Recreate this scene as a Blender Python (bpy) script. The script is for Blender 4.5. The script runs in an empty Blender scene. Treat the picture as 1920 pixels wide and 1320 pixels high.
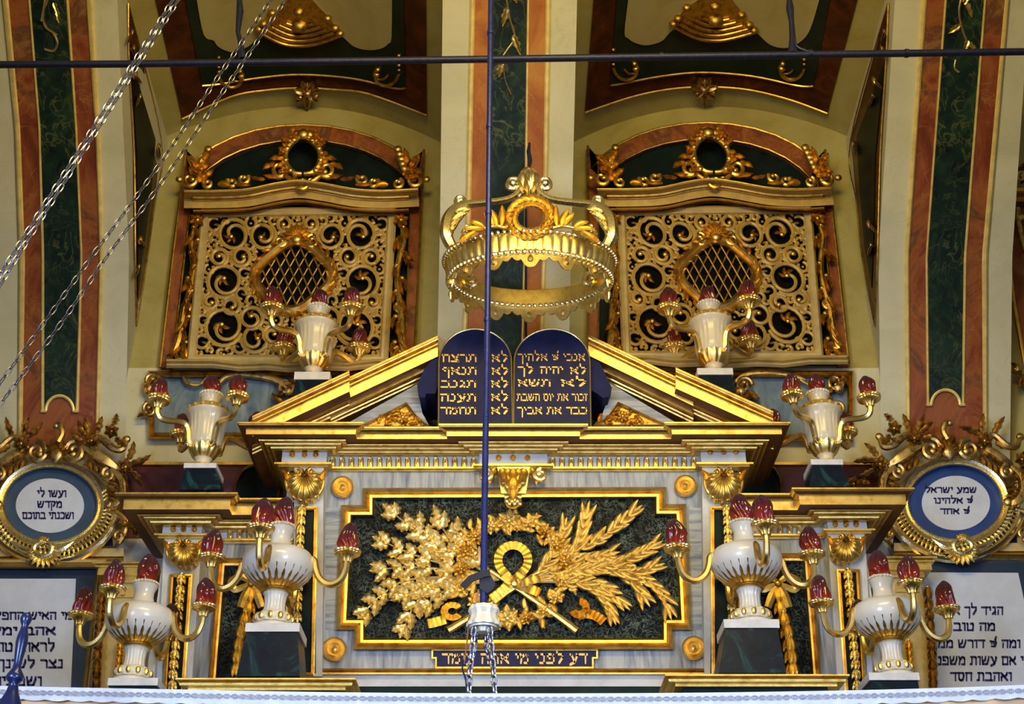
import bpy, bmesh, math, random
from math import sin, cos, pi, radians, atan2, hypot, sqrt, tan
from mathutils import Vector
S = bpy.context.scene
COL = S.collection
# ------------------------------------------------------------------ camera
TH = radians(30.0); F = 2480.0; CT, ST = cos(TH), sin(TH); CZ = 1.7
cam = bpy.data.cameras.new('camera'); cam.sensor_width = 36.0; cam.lens = 36.0 * F / 1920.0
cam.clip_end = 200
co = bpy.data.objects.new('camera', cam); COL.objects.link(co)
co.location = (0, 0, CZ); co.rotation_euler = (pi / 2 + TH, 0, 0); S.camera = co
# ------------------------------------------------------------------ world and light
W = bpy.data.worlds.new('hall'); S.world = W; W.use_nodes = True
nt = W.node_tree; nt.nodes.clear()
wo = nt.nodes.new('ShaderNodeOutputWorld'); bg = nt.nodes.new('ShaderNodeBackground')
tc = nt.nodes.new('ShaderNodeTexCoord'); sx = nt.nodes.new('ShaderNodeSeparateXYZ'); rp = nt.nodes.new('ShaderNodeValToRGB')
mr = nt.nodes.new('ShaderNodeMapRange'); mr.inputs[1].default_value = -1; mr.inputs[2].default_value = 1
nt.links.new(tc.outputs['Generated'], sx.inputs[0]); nt.links.new(sx.outputs[2], mr.inputs[0]); nt.links.new(mr.outputs[0], rp.inputs[0])
nt.links.new(rp.outputs[0], bg.inputs[0]); nt.links.new(bg.outputs[0], wo.inputs[0])
e = rp.color_ramp.elements
e[0].position = 0.0; e[0].color = (.035, .025, .02, 1)
e[1].position = 1.0; e[1].color = (.30, .22, .08, 1)
for ps, c in ((.40, (.05, .045, .06, 1)), (.47, (.20, .22, .34, 1)), (.56, (.40, .40, .42, 1)), (.66, (.50, .42, .24, 1)), (.78, (.42, .33, .13, 1))):
    k = e.new(ps); k.color = c
bg.inputs[1].default_value = 0.42
def area(name, loc, tgt, sx_, sy_, power, col, spread=180):
    l = bpy.data.lights.new(name, 'AREA'); l.shape = 'RECTANGLE'; l.size = sx_; l.size_y = sy_; l.energy = power; l.color = col; l.spread = radians(spread)
    o = bpy.data.objects.new(name, l); COL.objects.link(o); o.location = loc
    o.rotation_euler = (Vector(tgt) - Vector(loc)).to_track_quat('-Z', 'Y').to_euler()
    return o
area('window_light_west', (-5.5, -4, 3.6), (2.2, 9.2, 3.9), 2.4, 3.6, 112, (.56, .70, 1.0), 52)
area('window_light_east', (5.5, -4, 3.8), (-2.2, 9.2, 3.9), 2.4, 3.6, 104, (.60, .73, 1.0), 52)
area('window_light_low', (0.5, 0.5, 1.0), (0, 9.2, 4.2), 5, 1.2, 26, (.46, .60, 1.0), 70)
area('chandelier_light', (0.3, 2.4, 8.6), (0, 9.6, 7.0), 4.0, 1.4, 340, (1.0, .74, .24))
S.view_settings.view_transform = 'Standard'; S.view_settings.look = 'None'
S.view_settings.gamma = 1.0; S.view_settings.use_curve_mapping = False; S.view_settings.exposure = 0.0
# ------------------------------------------------------------------ helpers
def P(px, py, Y):
    u = (px - 960) / F; v = (660 - py) / F; dy = CT - ST * v; dz = ST + CT * v; k = Y / dy
    return Vector((u * k, Y, dz * k + CZ))
def sc(py, Y): return Y / (CT - ST * (660 - py) / F) / F
class MB:
    def __init__(s, mp=None): s.v = []; s.f = []; s.mp = mp
    def pt(s, x, y, Y, w): return s.mp(x, y, w) if s.mp else P(x, y, Y - w)
    def add(s, vs, fs):
        o = len(s.v); s.v += [tuple(v) for v in vs]; s.f += [tuple(i + o for i in f) for f in fs]; return s
    def grid(s, rows, ring=True, caps=True, loop=False):
        n = len(rows[0]); vs = [p for r in rows for p in r]; fs = []
        R = len(rows)
        for i in range(R if loop else R - 1):
            a = i * n; b = ((i + 1) % R) * n
            for j in range(n if ring else n - 1):
                k = (j + 1) % n; fs.append((a + j, a + k, b + k, b + j))
        if caps and not loop and ring:
            fs.append(tuple(range(n - 1, -1, -1))); fs.append(tuple(range((R - 1) * n, R * n)))
        return s.add(vs, fs)
    def prism(s, a, b): return s.grid([a, b])
    def box(s, lo, hi):
        (x0, y0, z0), (x1, y1, z1) = lo, hi
        return s.prism([(x0, y0, z0), (x1, y0, z0), (x1, y0, z1), (x0, y0, z1)], [(x0, y1, z0), (x1, y1, z0), (x1, y1, z1), (x0, y1, z1)])
    def plate(s, pts, Y, d):
        f = [s.pt(x, y, Y, 0) for x, y in pts]; return s.prism(f, [p + Vector((0, d, 0)) for p in f])
    def tube(s, pts, r, n=8, caps=True, flat=None, rib=0, loop=False):
        pts = [Vector(p) for p in pts]; m = len(pts)
        if not isinstance(r, (list, tuple)): r = [r] * m
        rows = []; nv = None
        for i, p in enumerate(pts):
            t = (pts[(i + 1) % m] - pts[i - 1]) if loop else (pts[min(i + 1, m - 1)] - pts[max(i - 1, 0)])
            if t.length < 1e-9: t = Vector((0, 0, 1))
            t.normalize()
            if nv is None:
                nv = Vector((0, -1, 0)); nv -= t * nv.dot(t)
                if nv.length < .2: nv = Vector((1, 0, 0)); nv -= t * nv.dot(t)
            else: nv = nv - t * nv.dot(t)
            if nv.length < 1e-6: nv = t.orthogonal()
            nv.normalize(); bv = t.cross(nv)
            rr = []
            for j in range(n):
                a = 2 * pi * j / n; q = r[i] * (1 + (rib if j % 2 else 0))
                rr.append(p + (nv * cos(a) * (flat if flat else 1) + bv * sin(a)) * q)
            rows.append(rr)
        return s.grid(rows, caps=caps, loop=loop)
    def tubepx(s, pts, r, Y, n=8, flat=None, loop=False, rib=0):
        w = [s.pt(p[0], p[1], Y, p[2] if len(p) > 2 else 0) for p in pts]
        if not isinstance(r, (list, tuple)): r = [r] * len(pts)
        return s.tube(w, [q * sc(p[1], Y) for q, p in zip(r, pts)], n, flat=flat, loop=loop, rib=rib)
    def lathe(s, c, prof, n=32, ry=1.0, mod=None, ring=False, a0=0, a1=2 * pi):
        rows = []
        full = abs(a1 - a0 - 2 * pi) < 1e-6
        for r, h in prof:
            row = []
            for j in range(n):
                a = a0 + (a1 - a0) * j / (n if full else n - 1); q = r * (mod(a, r, h) if mod else 1)
                row.append((c[0] + q * cos(a), c[1] + q * sin(a) * ry, c[2] + h))
            rows.append(row)
        return s.grid(rows, caps=not ring, loop=ring)
    def ball(s, c, r, n=10, m=6, sy=1.0, sz=1.0):
        rows = [[(c[0] + r * sin(pi * i / m) * cos(2 * pi * j / n), c[1] + r * sy * sin(pi * i / m) * sin(2 * pi * j / n), c[2] - r * sz * cos(pi * i / m)) for j in range(n)] for i in range(m + 1)]
        rows[0] = [(c[0] + (p[0] - c[0]) + 1e-4 * cos(2 * pi * j / n) * r, c[1] + 1e-4 * r * sin(2 * pi * j / n), p[2]) for j, p in enumerate(rows[0])]
        rows[-1] = [(c[0] + 1e-4 * cos(2 * pi * j / n) * r, c[1] + 1e-4 * r * sin(2 * pi * j / n), p[2]) for j, p in enumerate(rows[-1])]
        return s.grid(rows)
    def ballpx(s, px, py, r, Y, w=0, sy=.7, sz=1.0, n=10, m=6): return s.ball(s.pt(px, py, Y, w), r * sc(py, Y), n, m, sy, sz)
    def leaf(s, bx, by, ang, L, Wd, Y, w0=0, h=.02, lobes=0, bend=0, curl=0, n=None):
        n = n or (max(8, lobes * 5) if lobes else 7); rows = []; x, y = bx, by; a = radians(ang); q = sc(by, Y)
        for i in range(n + 1):
            t = i / n
            hw = Wd * (sin(pi * min(1, (t * .94 + .04)) ** (.75 if lobes else .85)) ** .8)
            if lobes: hw *= .50 + .50 * abs(sin(pi * (lobes * t + .1))) ** .7
            hw = max(hw, .15); px_, py_ = sin(a), cos(a)
            ww = w0 + curl * t * t; hh = h * (.35 + .65 * sin(pi * (.1 + .85 * t)))
            row = []
            for k, g in ((-1, 0), (-.55, 1), (0, .55), (.55, 1), (1, 0)):
                row.append(s.pt(x + px_ * hw * k, y + py_ * hw * k, Y, ww + hh * g))
            rows.append(row)
            x += cos(a) * L / n; y -= sin(a) * L / n; a += radians(bend) / n
        return s.grid(rows)
    def flower(s, cx, cy, r, Y, w=0, petals=5, a0=0, h=.02):
        for k in range(petals): s.leaf(cx, cy, a0 + 360 * k / petals, r, r * .42, Y, w, h, curl=.3 * h)
        return s.ballpx(cx, cy, r * .33, Y, w + h * .7)
    def scroll(s, cx, cy, r0, r1, a0, turns, t0, t1, Y, w=0, n=7, flat=None):
        m = max(10, int(abs(turns) * 16)); pts = []; rr = []
        for i in range(m + 1):
            t = i / m; a = radians(a0) + turns * 2 * pi * t; r = r0 + (r1 - r0) * t
            pts.append((cx + r * cos(a), cy - r * sin(a), w)); rr.append(t0 + (t1 - t0) * t)
        s.tubepx(pts, rr, Y, n, flat=flat)
        e_ = pts[-1]; return s.ballpx(e_[0], e_[1], t1 * 1.7, Y, w)
    def curve(s, pts, r, Y, n=8, seg=8, flat=None, rib=0):
        return s.tubepx(spl(pts, seg), r if not isinstance(r, (list, tuple)) else interp(r, (len(pts) - 1) * seg + 1), Y, n, flat, rib=rib)
    def frame(s, path, prof, Y, closed=True):
        # prof: (inset px, depth towards the viewer in metres)
        m = len(path); A = sum(path[i][0] * path[(i + 1) % m][1] - path[(i + 1) % m][0] * path[i][1] for i in range(m)) if closed else 1
        sg = 1 if A > 0 else -1; rows = []
        for i in range(m):
            def nrm(a, b):
                dx, dy = b[0] - a[0], b[1] - a[1]; l = hypot(dx, dy) or 1; return (-dy / l * sg, dx / l * sg)
            if closed or 0 < i < m - 1:
                n1 = nrm(path[i - 1], path[i]); n2 = nrm(path[i], path[(i + 1) % m])
            else: n1 = n2 = nrm(path[0], path[1]) if i == 0 else nrm(path[-2], path[-1])
            d = 1 + n1[0] * n2[0] + n1[1] * n2[1]; d = max(d, .35); mx, my = (n1[0] + n2[0]) / d, (n1[1] + n2[1]) / d
            rows.append([s.pt(path[i][0] + mx * t, path[i][1] + my * t, Y, w) for t, w in prof])
        return s.grid(rows, loop=closed)
    def plan(s, path, prof):
        # cornice swept along a plan path (X, Y); prof: (outward m, z)
        rows = []; m = len(path)
        for i in range(m):
            def nrm(a, b):
                dx, dy = b[0] - a[0], b[1] - a[1]; l = hypot(dx, dy); return (dy / l, -dx / l)
            n1 = nrm(path[max(i - 1, 0)], path[max(i, 1)]); n2 = nrm(path[min(i, m - 2)], path[min(i + 1, m - 1)])
            d = max(.3, 1 + n1[0] * n2[0] + n1[1] * n2[1]); mx, my = (n1[0] + n2[0]) / d, (n1[1] + n2[1]) / d
            rows.append([(path[i][0] + mx * o, path[i][1] + my * o, z) for o, z in prof])
        return s.grid(rows)
    def build(s, name, mat, parent=None, smooth=35, root=None):
        me = bpy.data.meshes.new(name)
        if parent is not None: org = Vector(parent['_o'])
        else:
            xs = [v[0] for v in s.v]; ys = [v[1] for v in s.v]; zs = [v[2] for v in s.v]
            org = Vector(((min(xs) + max(xs)) / 2, (min(ys) + max(ys)) / 2, min(zs)))
        me.from_pydata([(v[0] - org.x, v[1] - org.y, v[2] - org.z) for v in s.v], [], s.f)
        bm = bmesh.new(); bm.from_mesh(me); bmesh.ops.recalc_face_normals(bm, faces=bm.faces); bm.to_mesh(me); bm.free()
        if smooth:
            me.polygons.foreach_set('use_smooth', [True] * len(me.polygons)); me.set_sharp_from_angle(angle=radians(smooth))
        me.materials.append(M[mat] if isinstance(mat, str) else mat)
        o = bpy.data.objects.new(name, me); COL.objects.link(o); o['_o'] = list(org)
        if parent is not None: o.parent = parent
        else: o.location = org
        ALL.append(o)
        return o
ALL = []
def spl(pts, seg=8):
    pts = [tuple(p) + (0,) * (3 - len(p)) for p in pts]; out = []
    for i in range(len(pts) - 1):
        p0, p1, p2, p3 = pts[max(i - 1, 0)], pts[i], pts[i + 1], pts[min(i + 2, len(pts) - 1)]
        for k in range(seg):
            t = k / seg
            out.append(tuple(.5 * (2 * b + (c - a) * t + (2 * a - 5 * b + 4 * c - d) * t * t + (3 * b - a - 3 * c + d) * t ** 3) for a, b, c, d in zip(p0, p1, p2, p3)))
    out.append(pts[-1]); return out
def interp(v, n):
    out = []
    for i in range(n):
        t = i / (n - 1) * (len(v) - 1); k = min(int(t), len(v) - 2); out.append(v[k] + (v[k + 1] - v[k]) * (t - k))
    return out
def tag(o, label=None, cat=None, group=None, kind=None):
    if label: o['label'] = label
    if cat: o['category'] = cat
    if group: o['group'] = group
    if kind: o['kind'] = kind
    return o
def thing(name, loc, label, cat, group=None):
    o = bpy.data.objects.new(name, None); COL.objects.link(o); o.location = loc; o['_o'] = list(loc); o.empty_display_size = .1
    ALL.append(o)
    return tag(o, label, cat, group)
def ell(cx, cy, rx, ry, n=48, a0=0, a1=360):
    full = abs(a1 - a0) >= 360
    return [(cx + rx * cos(radians(a0 + (a1 - a0) * i / (n if full else n - 1))), cy - ry * sin(radians(a0 + (a1 - a0) * i / (n if full else n - 1)))) for i in range(n)]
def flut(prof):  # helper profile of an ogee moulding between (o, z) end points
    return prof
# polygons laid on a curved surface: sliced into a grid in pixel space, then mapped
def surf_poly(mb, poly, fn, off0, off1, step=14):
    bm = bmesh.new(); vs = [bm.verts.new((x, y, 0)) for x, y in poly]; bm.faces.new(vs)
    x0 = min(p[0] for p in poly); x1 = max(p[0] for p in poly); y0 = min(p[1] for p in poly); y1 = max(p[1] for p in poly)
    for ax, a, b in ((0, x0, x1), (1, y0, y1)):
        k = a + step
        while k < b - 1:
            co_ = (k, 0, 0) if ax == 0 else (0, k, 0); no = (1, 0, 0) if ax == 0 else (0, 1, 0)
            bmesh.ops.bisect_plane(bm, geom=bm.verts[:] + bm.edges[:] + bm.faces[:], plane_co=co_, plane_no=no, dist=1e-4); k += step
    bm.verts.ensure_lookup_table(); bm.verts.index_update()
    top = [fn(v.co.x, v.co.y, off1) for v in bm.verts]; bot = [fn(v.co.x, v.co.y, off0) for v in bm.verts]; n = len(top)
    fs = [tuple(v.index for v in f.verts) for f in bm.faces]
    ed = [(e_.verts[0].index, e_.verts[1].index) for e_ in bm.edges if len(e_.link_faces) == 1]
    mb.add(top + bot, fs + [tuple(i + n for i in reversed(f)) for f in fs] + [(a, b, b + n, a + n) for a, b in ed]); bm.free()
    return mb
# ------------------------------------------------------------------ lettering: square Hebrew drawn with a broad pen
GL = {
'א': (.72, [[(.05, .9), (.68, .1)], [(.64, .92), (.6, .72), (.4, .5)], [(.24, .66), (.08, .42), (.1, .1)]]),
'ב': (.72, [[(.08, .9), (.5, .9), (.58, .75), (.58, .1)], [(.02, .1), (.72, .1)]]),
'ג': (.46, [[(.12, .9), (.34, .9), (.38, .1)], [(.36, .4), (.08, .12)]]),
'ד': (.66, [[(.04, .9), (.66, .9)], [(.52, .9), (.52, .1)]]),
'ה': (.66, [[(.04, .9), (.6, .9)], [(.58, .9), (.58, .1)], [(.14, .55), (.12, .1)]]),
'ו': (.3, [[(.04, .9), (.24, .9), (.24, .1)]]),
'ז': (.36, [[(.03, .9), (.33, .9)], [(.2, .9), (.18, .1)]]),
'ח': (.68, [[(.03, .9), (.62, .9)], [(.12, .9), (.12, .1)], [(.6, .9), (.6, .1)]]),
'ט': (.7, [[(.06, .9), (.12, .8), (.12, .1), (.6, .1), (.64, .7), (.56, .9), (.4, .84)]]),
'י': (.28, [[(.05, .9), (.22, .9), (.2, .6)]]),
'כ': (.64, [[(.08, .9), (.46, .9), (.57, .75), (.57, .25), (.46, .1), (.05, .1)]]),
'ך': (.6, [[(.04, .9), (.54, .9), (.53, -.32)]]),
'ל': (.6, [[(.08, 1.38), (.1, .9), (.54, .9), (.54, .62), (.26, .1)]]),
'מ': (.72, [[(.04, .92), (.16, .7), (.08, .1)], [(.15, .62), (.4, .9), (.58, .84), (.64, .65), (.64, .1), (.36, .1)]]),
'ם': (.7, [[(.04, .9), (.62, .9), (.62, .1), (.12, .1), (.12, .9)]]),
'נ': (.46, [[(.14, .9), (.36, .9), (.36, .1), (.04, .1)]]),
'ן': (.3, [[(.04, .9), (.24, .9), (.23, -.32)]]),
'ס': (.68, [[(.04, .9), (.54, .9), (.62, .6), (.5, .15), (.3, .08), (.14, .25), (.12, .9)]]),
'ע': (.68, [[(.06, .9), (.16, .86), (.42, .16)], [(.56, .9), (.62, .8), (.42, .16), (.05, -.06)]]),
'פ': (.68, [[(.1, .9), (.12, .55), (.3, .52)], [(.1, .9), (.48, .9), (.6, .74), (.6, .1), (.04, .1)]]),
'ף': (.66, [[(.1, .9), (.12, .55), (.3, .52)], [(.1, .9), (.48, .9), (.58, .74), (.57, -.32)]]),
'צ': (.68, [[(.08, .9), (.6, .12)], [(.6, .92), (.58, .72), (.36, .52)], [(.04, .1), (.62, .1)]]),
'ץ': (.64, [[(.08, .9), (.38, .5), (.36, -.32)], [(.58, .92), (.57, .75), (.38, .5)]]),
'ק': (.64, [[(.04, .9), (.5, .9), (.58, .76), (.36, .24)], [(.13, .6), (.12, -.32)]]),
'ר': (.6, [[(.04, .9), (.46, .9), (.54, .76), (.54, .1)]]),
'ש': (.86, [[(.06, .92), (.14, .12), (.58, .12), (.76, .7), (.76, .92)], [(.44, .92), (.4, .6), (.16, .38)]]),
'ת': (.72, [[(.08, .9), (.56, .9), (.63, .76), (.63, .1)], [(.2, .9), (.18, .14), (.02, .1)]]),
'*': (.72, [[(.06, .8), (.2, .8), (.2, .55)], [(.3, .75), (.44, .75), (.42, .5)], [(.66, 1.32), (.56, 1.0), (.66, .6), (.5, .2), (.2, .22)]]),
"'": (.22, [[(.06, 1.2), (.12, 1.05)]]),
}
def hull(pts):
    pts = sorted(set(pts)); 
    def half(ps):
        h = []
        for p in ps:
            while len(h) > 1 and (h[-1][0] - h[-2][0]) * (p[1] - h[-2][1]) - (h[-1][1] - h[-2][1]) * (p[0] - h[-2][0]) <= 0: h.pop()
            h.append(p)
        return h
    a = half(pts); b = half(pts[::-1]); return a[:-1] + b[:-1]
def write(mb, text, x0, x1, ytop, ybase, Y, d=.004, nib=(.055, .105), slope=0.0):
    # right to left, fitted between x0 and x1 (pixels); ytop = letter top, ybase = base line
    adv = [.42 if c == ' ' else GL[c][0] + .09 for c in text]; tot = sum(adv) - .09; H = ybase - ytop; kx = (x1 - x0) / tot
    x = tot
    for c, a in zip(text, adv):
        w = a - .09 if c != ' ' else a
        x -= w
        if c != ' ':
            for st in GL[c][1]:
                for p, q in zip(st[:-1], st[1:]):
                    pts = []
                    for (u, v) in (p, q):
                        for sx_, sy_ in ((-1, -.75), (-1, 1), (1, .75), (1, -1)): pts.append((round(u + nib[0] * sx_, 4), round(v + nib[1] * sy_, 4)))
                    h = hull(pts); f = []
                    for u, v in h:
                        X = x0 + (x + u) * kx; f.append(P(X, ybase - v * H + slope * (X - (x0 + x1) / 2), Y - d))
                    mb.prism(f, [g + Vector((0, d + .002, 0)) for g in f])
        x -= .09 if c != ' ' else 0
    return mb
# ------------------------------------------------------------------ materials
M = {}
def mat(name):
    m = bpy.data.materials.new(name); m.use_nodes = True; n = m.node_tree; b = n.nodes['Principled BSDF']; M[name] = m
    return m, n, b, n.links
def coords(n, scale=(1, 1, 1), rot=(0, 0, 0)):
    t = n.nodes.new('ShaderNodeTexCoord'); mp = n.nodes.new('ShaderNodeMapping'); mp.inputs['Scale'].default_value = scale; mp.inputs['Rotation'].default_value = rot
    n.links.new(t.outputs['Object'], mp.inputs[0]); return mp.outputs[0]
def noise(n, vec, scale, detail=6, rough=.6, dist=0.0):
    t = n.nodes.new('ShaderNodeTexNoise'); t.inputs['Scale'].default_value = scale; t.inputs['Detail'].default_value = detail
    t.inputs['Roughness'].default_value = rough; t.inputs['Distortion'].default_value = dist; n.links.new(vec, t.inputs['Vector']); return t.outputs['Fac']
def ramp(n, fac, stops):
    r = n.nodes.new('ShaderNodeValToRGB'); e = r.color_ramp.elements
    e[0].position, e[0].color = stops[0][0], (*stops[0][1], 1); e[1].position, e[1].color = stops[-1][0], (*stops[-1][1], 1)
    for p, c in stops[1:-1]: k = e.new(p); k.color = (*c, 1)
    n.links.new(fac, r.inputs[0]); return r.outputs[0]
def mixc(n, fac, a, b, mode='MIX'):
    m = n.nodes.new('ShaderNodeMix'); m.data_type = 'RGBA'; m.blend_type = mode
    for i, v in ((0, fac), (6, a), (7, b)):
        if isinstance(v, (int, float)): m.inputs[i].default_value = v
        elif isinstance(v, tuple): m.inputs[i].default_value = (*v, 1)
        else: n.links.new(v, m.inputs[i])
    return m.outputs[2]
def bump(n, b, fac, strength, dist=.01):
    k = n.nodes.new('ShaderNodeBump'); k.inputs['Strength'].default_value = strength; k.inputs['Distance'].default_value = dist
    n.links.new(fac, k.inputs['Height']); n.links.new(k.outputs[0], b.inputs['Normal'])
def metal(name, base, dark, rough=(.22, .45), scale=14, bmp=.25, met=1):
    m, n, b, l = mat(name); v = coords(n); f = noise(n, v, scale, 5); g = noise(n, v, scale * 6, 3)
    l.new(ramp(n, f, [(.32, dark), (.52, base), (.8, tuple(min(1, c * 1.12) for c in base))]), b.inputs['Base Color']); b.inputs['Metallic'].default_value = met
    r = n.nodes.new('ShaderNodeMapRange'); r.inputs[3].default_value, r.inputs[4].default_value = rough; l.new(g, r.inputs[0]); l.new(r.outputs[0], b.inputs['Roughness'])
    bump(n, b, g, bmp, .004)
metal('gold', (.78, .53, .15), (.54, .31, .055), (.28, .48))
metal('gold_bright', (.92, .70, .25), (.78, .52, .14), (.25, .45), 20)
metal('gold_leaf', (.90, .67, .24), (.76, .50, .13), (.28, .46), 30, .2, .9)
metal('gold_pale', (.88, .67, .26), (.80, .57, .19), (.25, .42), 18)
metal('gold_deep', (.60, .38, .085), (.30, .16, .025), (.3, .5), 18, .5)
metal('bronze_gilt', (.56, .39, .15), (.20, .11, .04), (.25, .45), 22, .5)
metal('silver_gilt', (.90, .78, .48), (.82, .66, .34), (.18, .34), 20)
metal('steel', (.42, .45, .66), (.20, .21, .36), (.2, .35), 40)
def plain(name, col, rough=.5, metallic=0, spec=.5, coat=0, var=.15, scale=10, bmp=0):
    m, n, b, l = mat(name); f = noise(n, coords(n), scale, 5)
    l.new(ramp(n, f, [(.3, tuple(c * (1 - var) for c in col)), (.7, tuple(min(1, c * (1 + var)) for c in col))]), b.inputs['Base Color'])
    b.inputs['Roughness'].default_value = rough; b.inputs['Metallic'].default_value = metallic; b.inputs['Specular IOR Level'].default_value = spec; b.inputs['Coat Weight'].default_value = coat
    if bmp: bump(n, b, f, bmp)
plain('gilt_paint', (.80, .60, .20), .38, .2, .5, 0, .2, 12)
metal('dark_steel', (.20, .20, .27), (.08, .08, .12), (.25, .4), 40)
plain('iron', (.014, .015, .045), .45, .3, .5, 0, .3, 30, .3)
plain('blue_rod', (.016, .024, .12), .35, .35, .5, 0, .3, 30, .2)
plain('blue_paint', (.008, .016, .075), .3, .1, .5, .3, .3, 9)
plain('soffit_brown', (.17, .060, .014), .42, .35, .5, 0, .2, 8)  # dark reddish brown for the downward-facing faces of the gilt cornices
plain('void', (.004, .0035, .003), .9, 0, .1)
plain('urn_ivory', (.64, .55, .37), .32, 0, .5, .2, .05)
plain('porcelain', (.66, .62, .54), .3, 0, .5, .2, .05)
plain('white_slab', (.60, .57, .53), .5)
plain('alabaster', (.68, .64, .57), .28, 0, .5, .35, .06, 6)
plain('lace_cloth', (.55, .55, .57), .85, 0, .2, 0, .06, 60, .2)
plain('lace_thread', (.30, .30, .37), .9, 0, .2, 0, .15, 90, .3)
plain('rail_wood', (.50, .30, .13), .5, 0, .5, 0, .3, 8)
plain('navy_stone', (.010, .011, .050), .5, 0, .18, 0, .4, 9)
plain('letter_gold', (.60, .40, .14), .4, .55, .5, 0, .15, 30)
plain('letter_navy', (.012, .010, .10), .6)
plain('panel_white', (.56, .59, .66), .55, 0, .4, 0, .08, 7)
plain('border_slate', (.014, .030, .058), .45, 0, .4, 0, .2, 6)
plain('border_blue', (.018, .05, .19), .4, 0, .4, 0, .2, 6)
plain('border_steelblue', (.035, .068, .125), .45, 0, .4, 0, .2, 6)
plain('cream_gilt', (.45, .28, .055), .42, .1, .5, 0, .22, 9, .15)
plain('cream_wood', (.47, .31, .07), .5, 0, .5, 0, .2, 12, .2)
plain('ivory_moulding', (.48, .35, .125), .5, 0, .5, 0, .2, 9, .2)
plain('cord', (.30, .13, .06), .6)
plain('cap_ivory', (.66, .60, .44), .4)
plain('black_cloth', (.008, .008, .016), .7)
plain('navy_side', (.012, .014, .06), .6, 0, .15)
def marble(name, stops, scale=3, stretch=(1, 1, 1), dist=1.2, rough=.3, vein=None, vs=7, vcol=(.5, .5, .4), vw=.03, coat=0, spec=.25, rot=(0, 0, 0), detail=8):
    m, n, b, l = mat(name); v = coords(n, stretch, rot); c = ramp(n, noise(n, v, scale, detail, .62, dist), stops)
    if vein:
        f = noise(n, v, vs, 5, .55, 1.5); a = n.nodes.new('ShaderNodeMath'); a.operation = 'SUBTRACT'; l.new(f, a.inputs[0]); a.inputs[1].default_value = .5
        d = n.nodes.new('ShaderNodeMath'); d.operation = 'ABSOLUTE'; l.new(a.outputs[0], d.inputs[0])
        k = n.nodes.new('ShaderNodeMapRange'); k.inputs[1].default_value = 0; k.inputs[2].default_value = vw; k.inputs[3].default_value = vein; k.inputs[4].default_value = 0; l.new(d.outputs[0], k.inputs[0])
        g = noise(n, v, vs * .35, 3); kk = n.nodes.new('ShaderNodeMath'); kk.operation = 'MULTIPLY'; l.new(k.outputs[0], kk.inputs[0])
        gg = n.nodes.new('ShaderNodeMapRange'); gg.inputs[1].default_value = .4; gg.inputs[2].default_value = .65; l.new(g, gg.inputs[0]); l.new(gg.outputs[0], kk.inputs[1])
        c = mixc(n, kk.outputs[0], c, vcol)
    l.new(c, b.inputs['Base Color']); b.inputs['Roughness'].default_value = rough; b.inputs['Coat Weight'].default_value = coat; b.inputs['Coat Roughness'].default_value = .2; b.inputs['Specular IOR Level'].default_value = spec
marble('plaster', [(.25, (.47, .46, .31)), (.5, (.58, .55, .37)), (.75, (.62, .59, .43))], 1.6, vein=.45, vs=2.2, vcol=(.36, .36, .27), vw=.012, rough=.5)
marble('red_marble', [(.26, (.075, .020, .012)), (.40, (.20, .045, .018)), (.50, (.30, .095, .028)), (.60, (.13, .045, .022)), (.76, (.40, .20, .075))], 1.5, (1, 1, .7), 1.8, .4, .4, 5, (.50, .28, .09), .02)
marble('orange_marble', [(.28, (.26, .065, .016)), (.5, (.42, .145, .03)), (.72, (.52, .25, .06))], 1.8, (1, 1, .6), 1.6, .4, .4, 5, (.62, .36, .12), .015)
marble('purple_marble', [(.3, (.035, .010, .018)), (.5, (.075, .018, .028)), (.75, (.15, .05, .045))], 2.5, (1, 1, 1), 1.4, .4)
marble('green_marble', [(.3, (.003, .008, .009)), (.5, (.008, .022, .016)), (.66, (.02, .045, .022)), (.8, (.075, .095, .035))], 2.6, (1, 1, .8), 2.0, .4, .35, 5, (.24, .26, .08), .035)
marble('green_black', [(.35, (.003, .007, .008)), (.6, (.006, .016, .014)), (.85, (.018, .032, .022))], 3, dist=1, rough=.5, spec=.12)
marble('pedestal_marble', [(.35, (.0025, .006, .014)), (.53, (.004, .011, .020)), (.60, (.010, .04, .045)), (.72, (.025, .10, .09))], 3.0, (1, 1, 1), 2.2, .35, spec=.18)
def verde():
    m, n, b, l = mat('verde'); v = coords(n); t = n.nodes.new('ShaderNodeTexVoronoi'); t.feature = 'DISTANCE_TO_EDGE'; t.inputs['Scale'].default_value = 20
    nz = n.nodes.new('ShaderNodeTexNoise'); nz.inputs['Scale'].default_value = 9; nz.inputs['Detail'].default_value = 5; l.new(v, nz.inputs['Vector'])
    vm = n.nodes.new('ShaderNodeVectorMath'); vm.operation = 'MULTIPLY_ADD'; vm.inputs[1].default_value = (.30, .30, .30); l.new(nz.outputs['Color'], vm.inputs[0]); l.new(v, vm.inputs[2]); l.new(vm.outputs[0], t.inputs['Vector'])
    c = ramp(n, t.outputs['Distance'], [(.0, (.17, .19, .11)), (.04, (.06, .08, .052)), (.10, (.010, .018, .020)), (.22, (.0015, .003, .008))])
    g = ramp(n, noise(n, v, 5, 5), [(.38, (.12, .14, .18)), (.66, (1, 1, 1))]); l.new(mixc(n, 1.0, c, g, 'MULTIPLY'), b.inputs['Base Color']); b.inputs['Roughness'].default_value = .5; b.inputs['Specular IOR Level'].default_value = .1
verde()
marble('grey_streak', [(.28, (.08, .095, .13)), (.45, (.25, .265, .28)), (.6, (.40, .40, .38)), (.8, (.28, .29, .27))], 3.4, (5, 5, .55), .6, .4)
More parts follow.
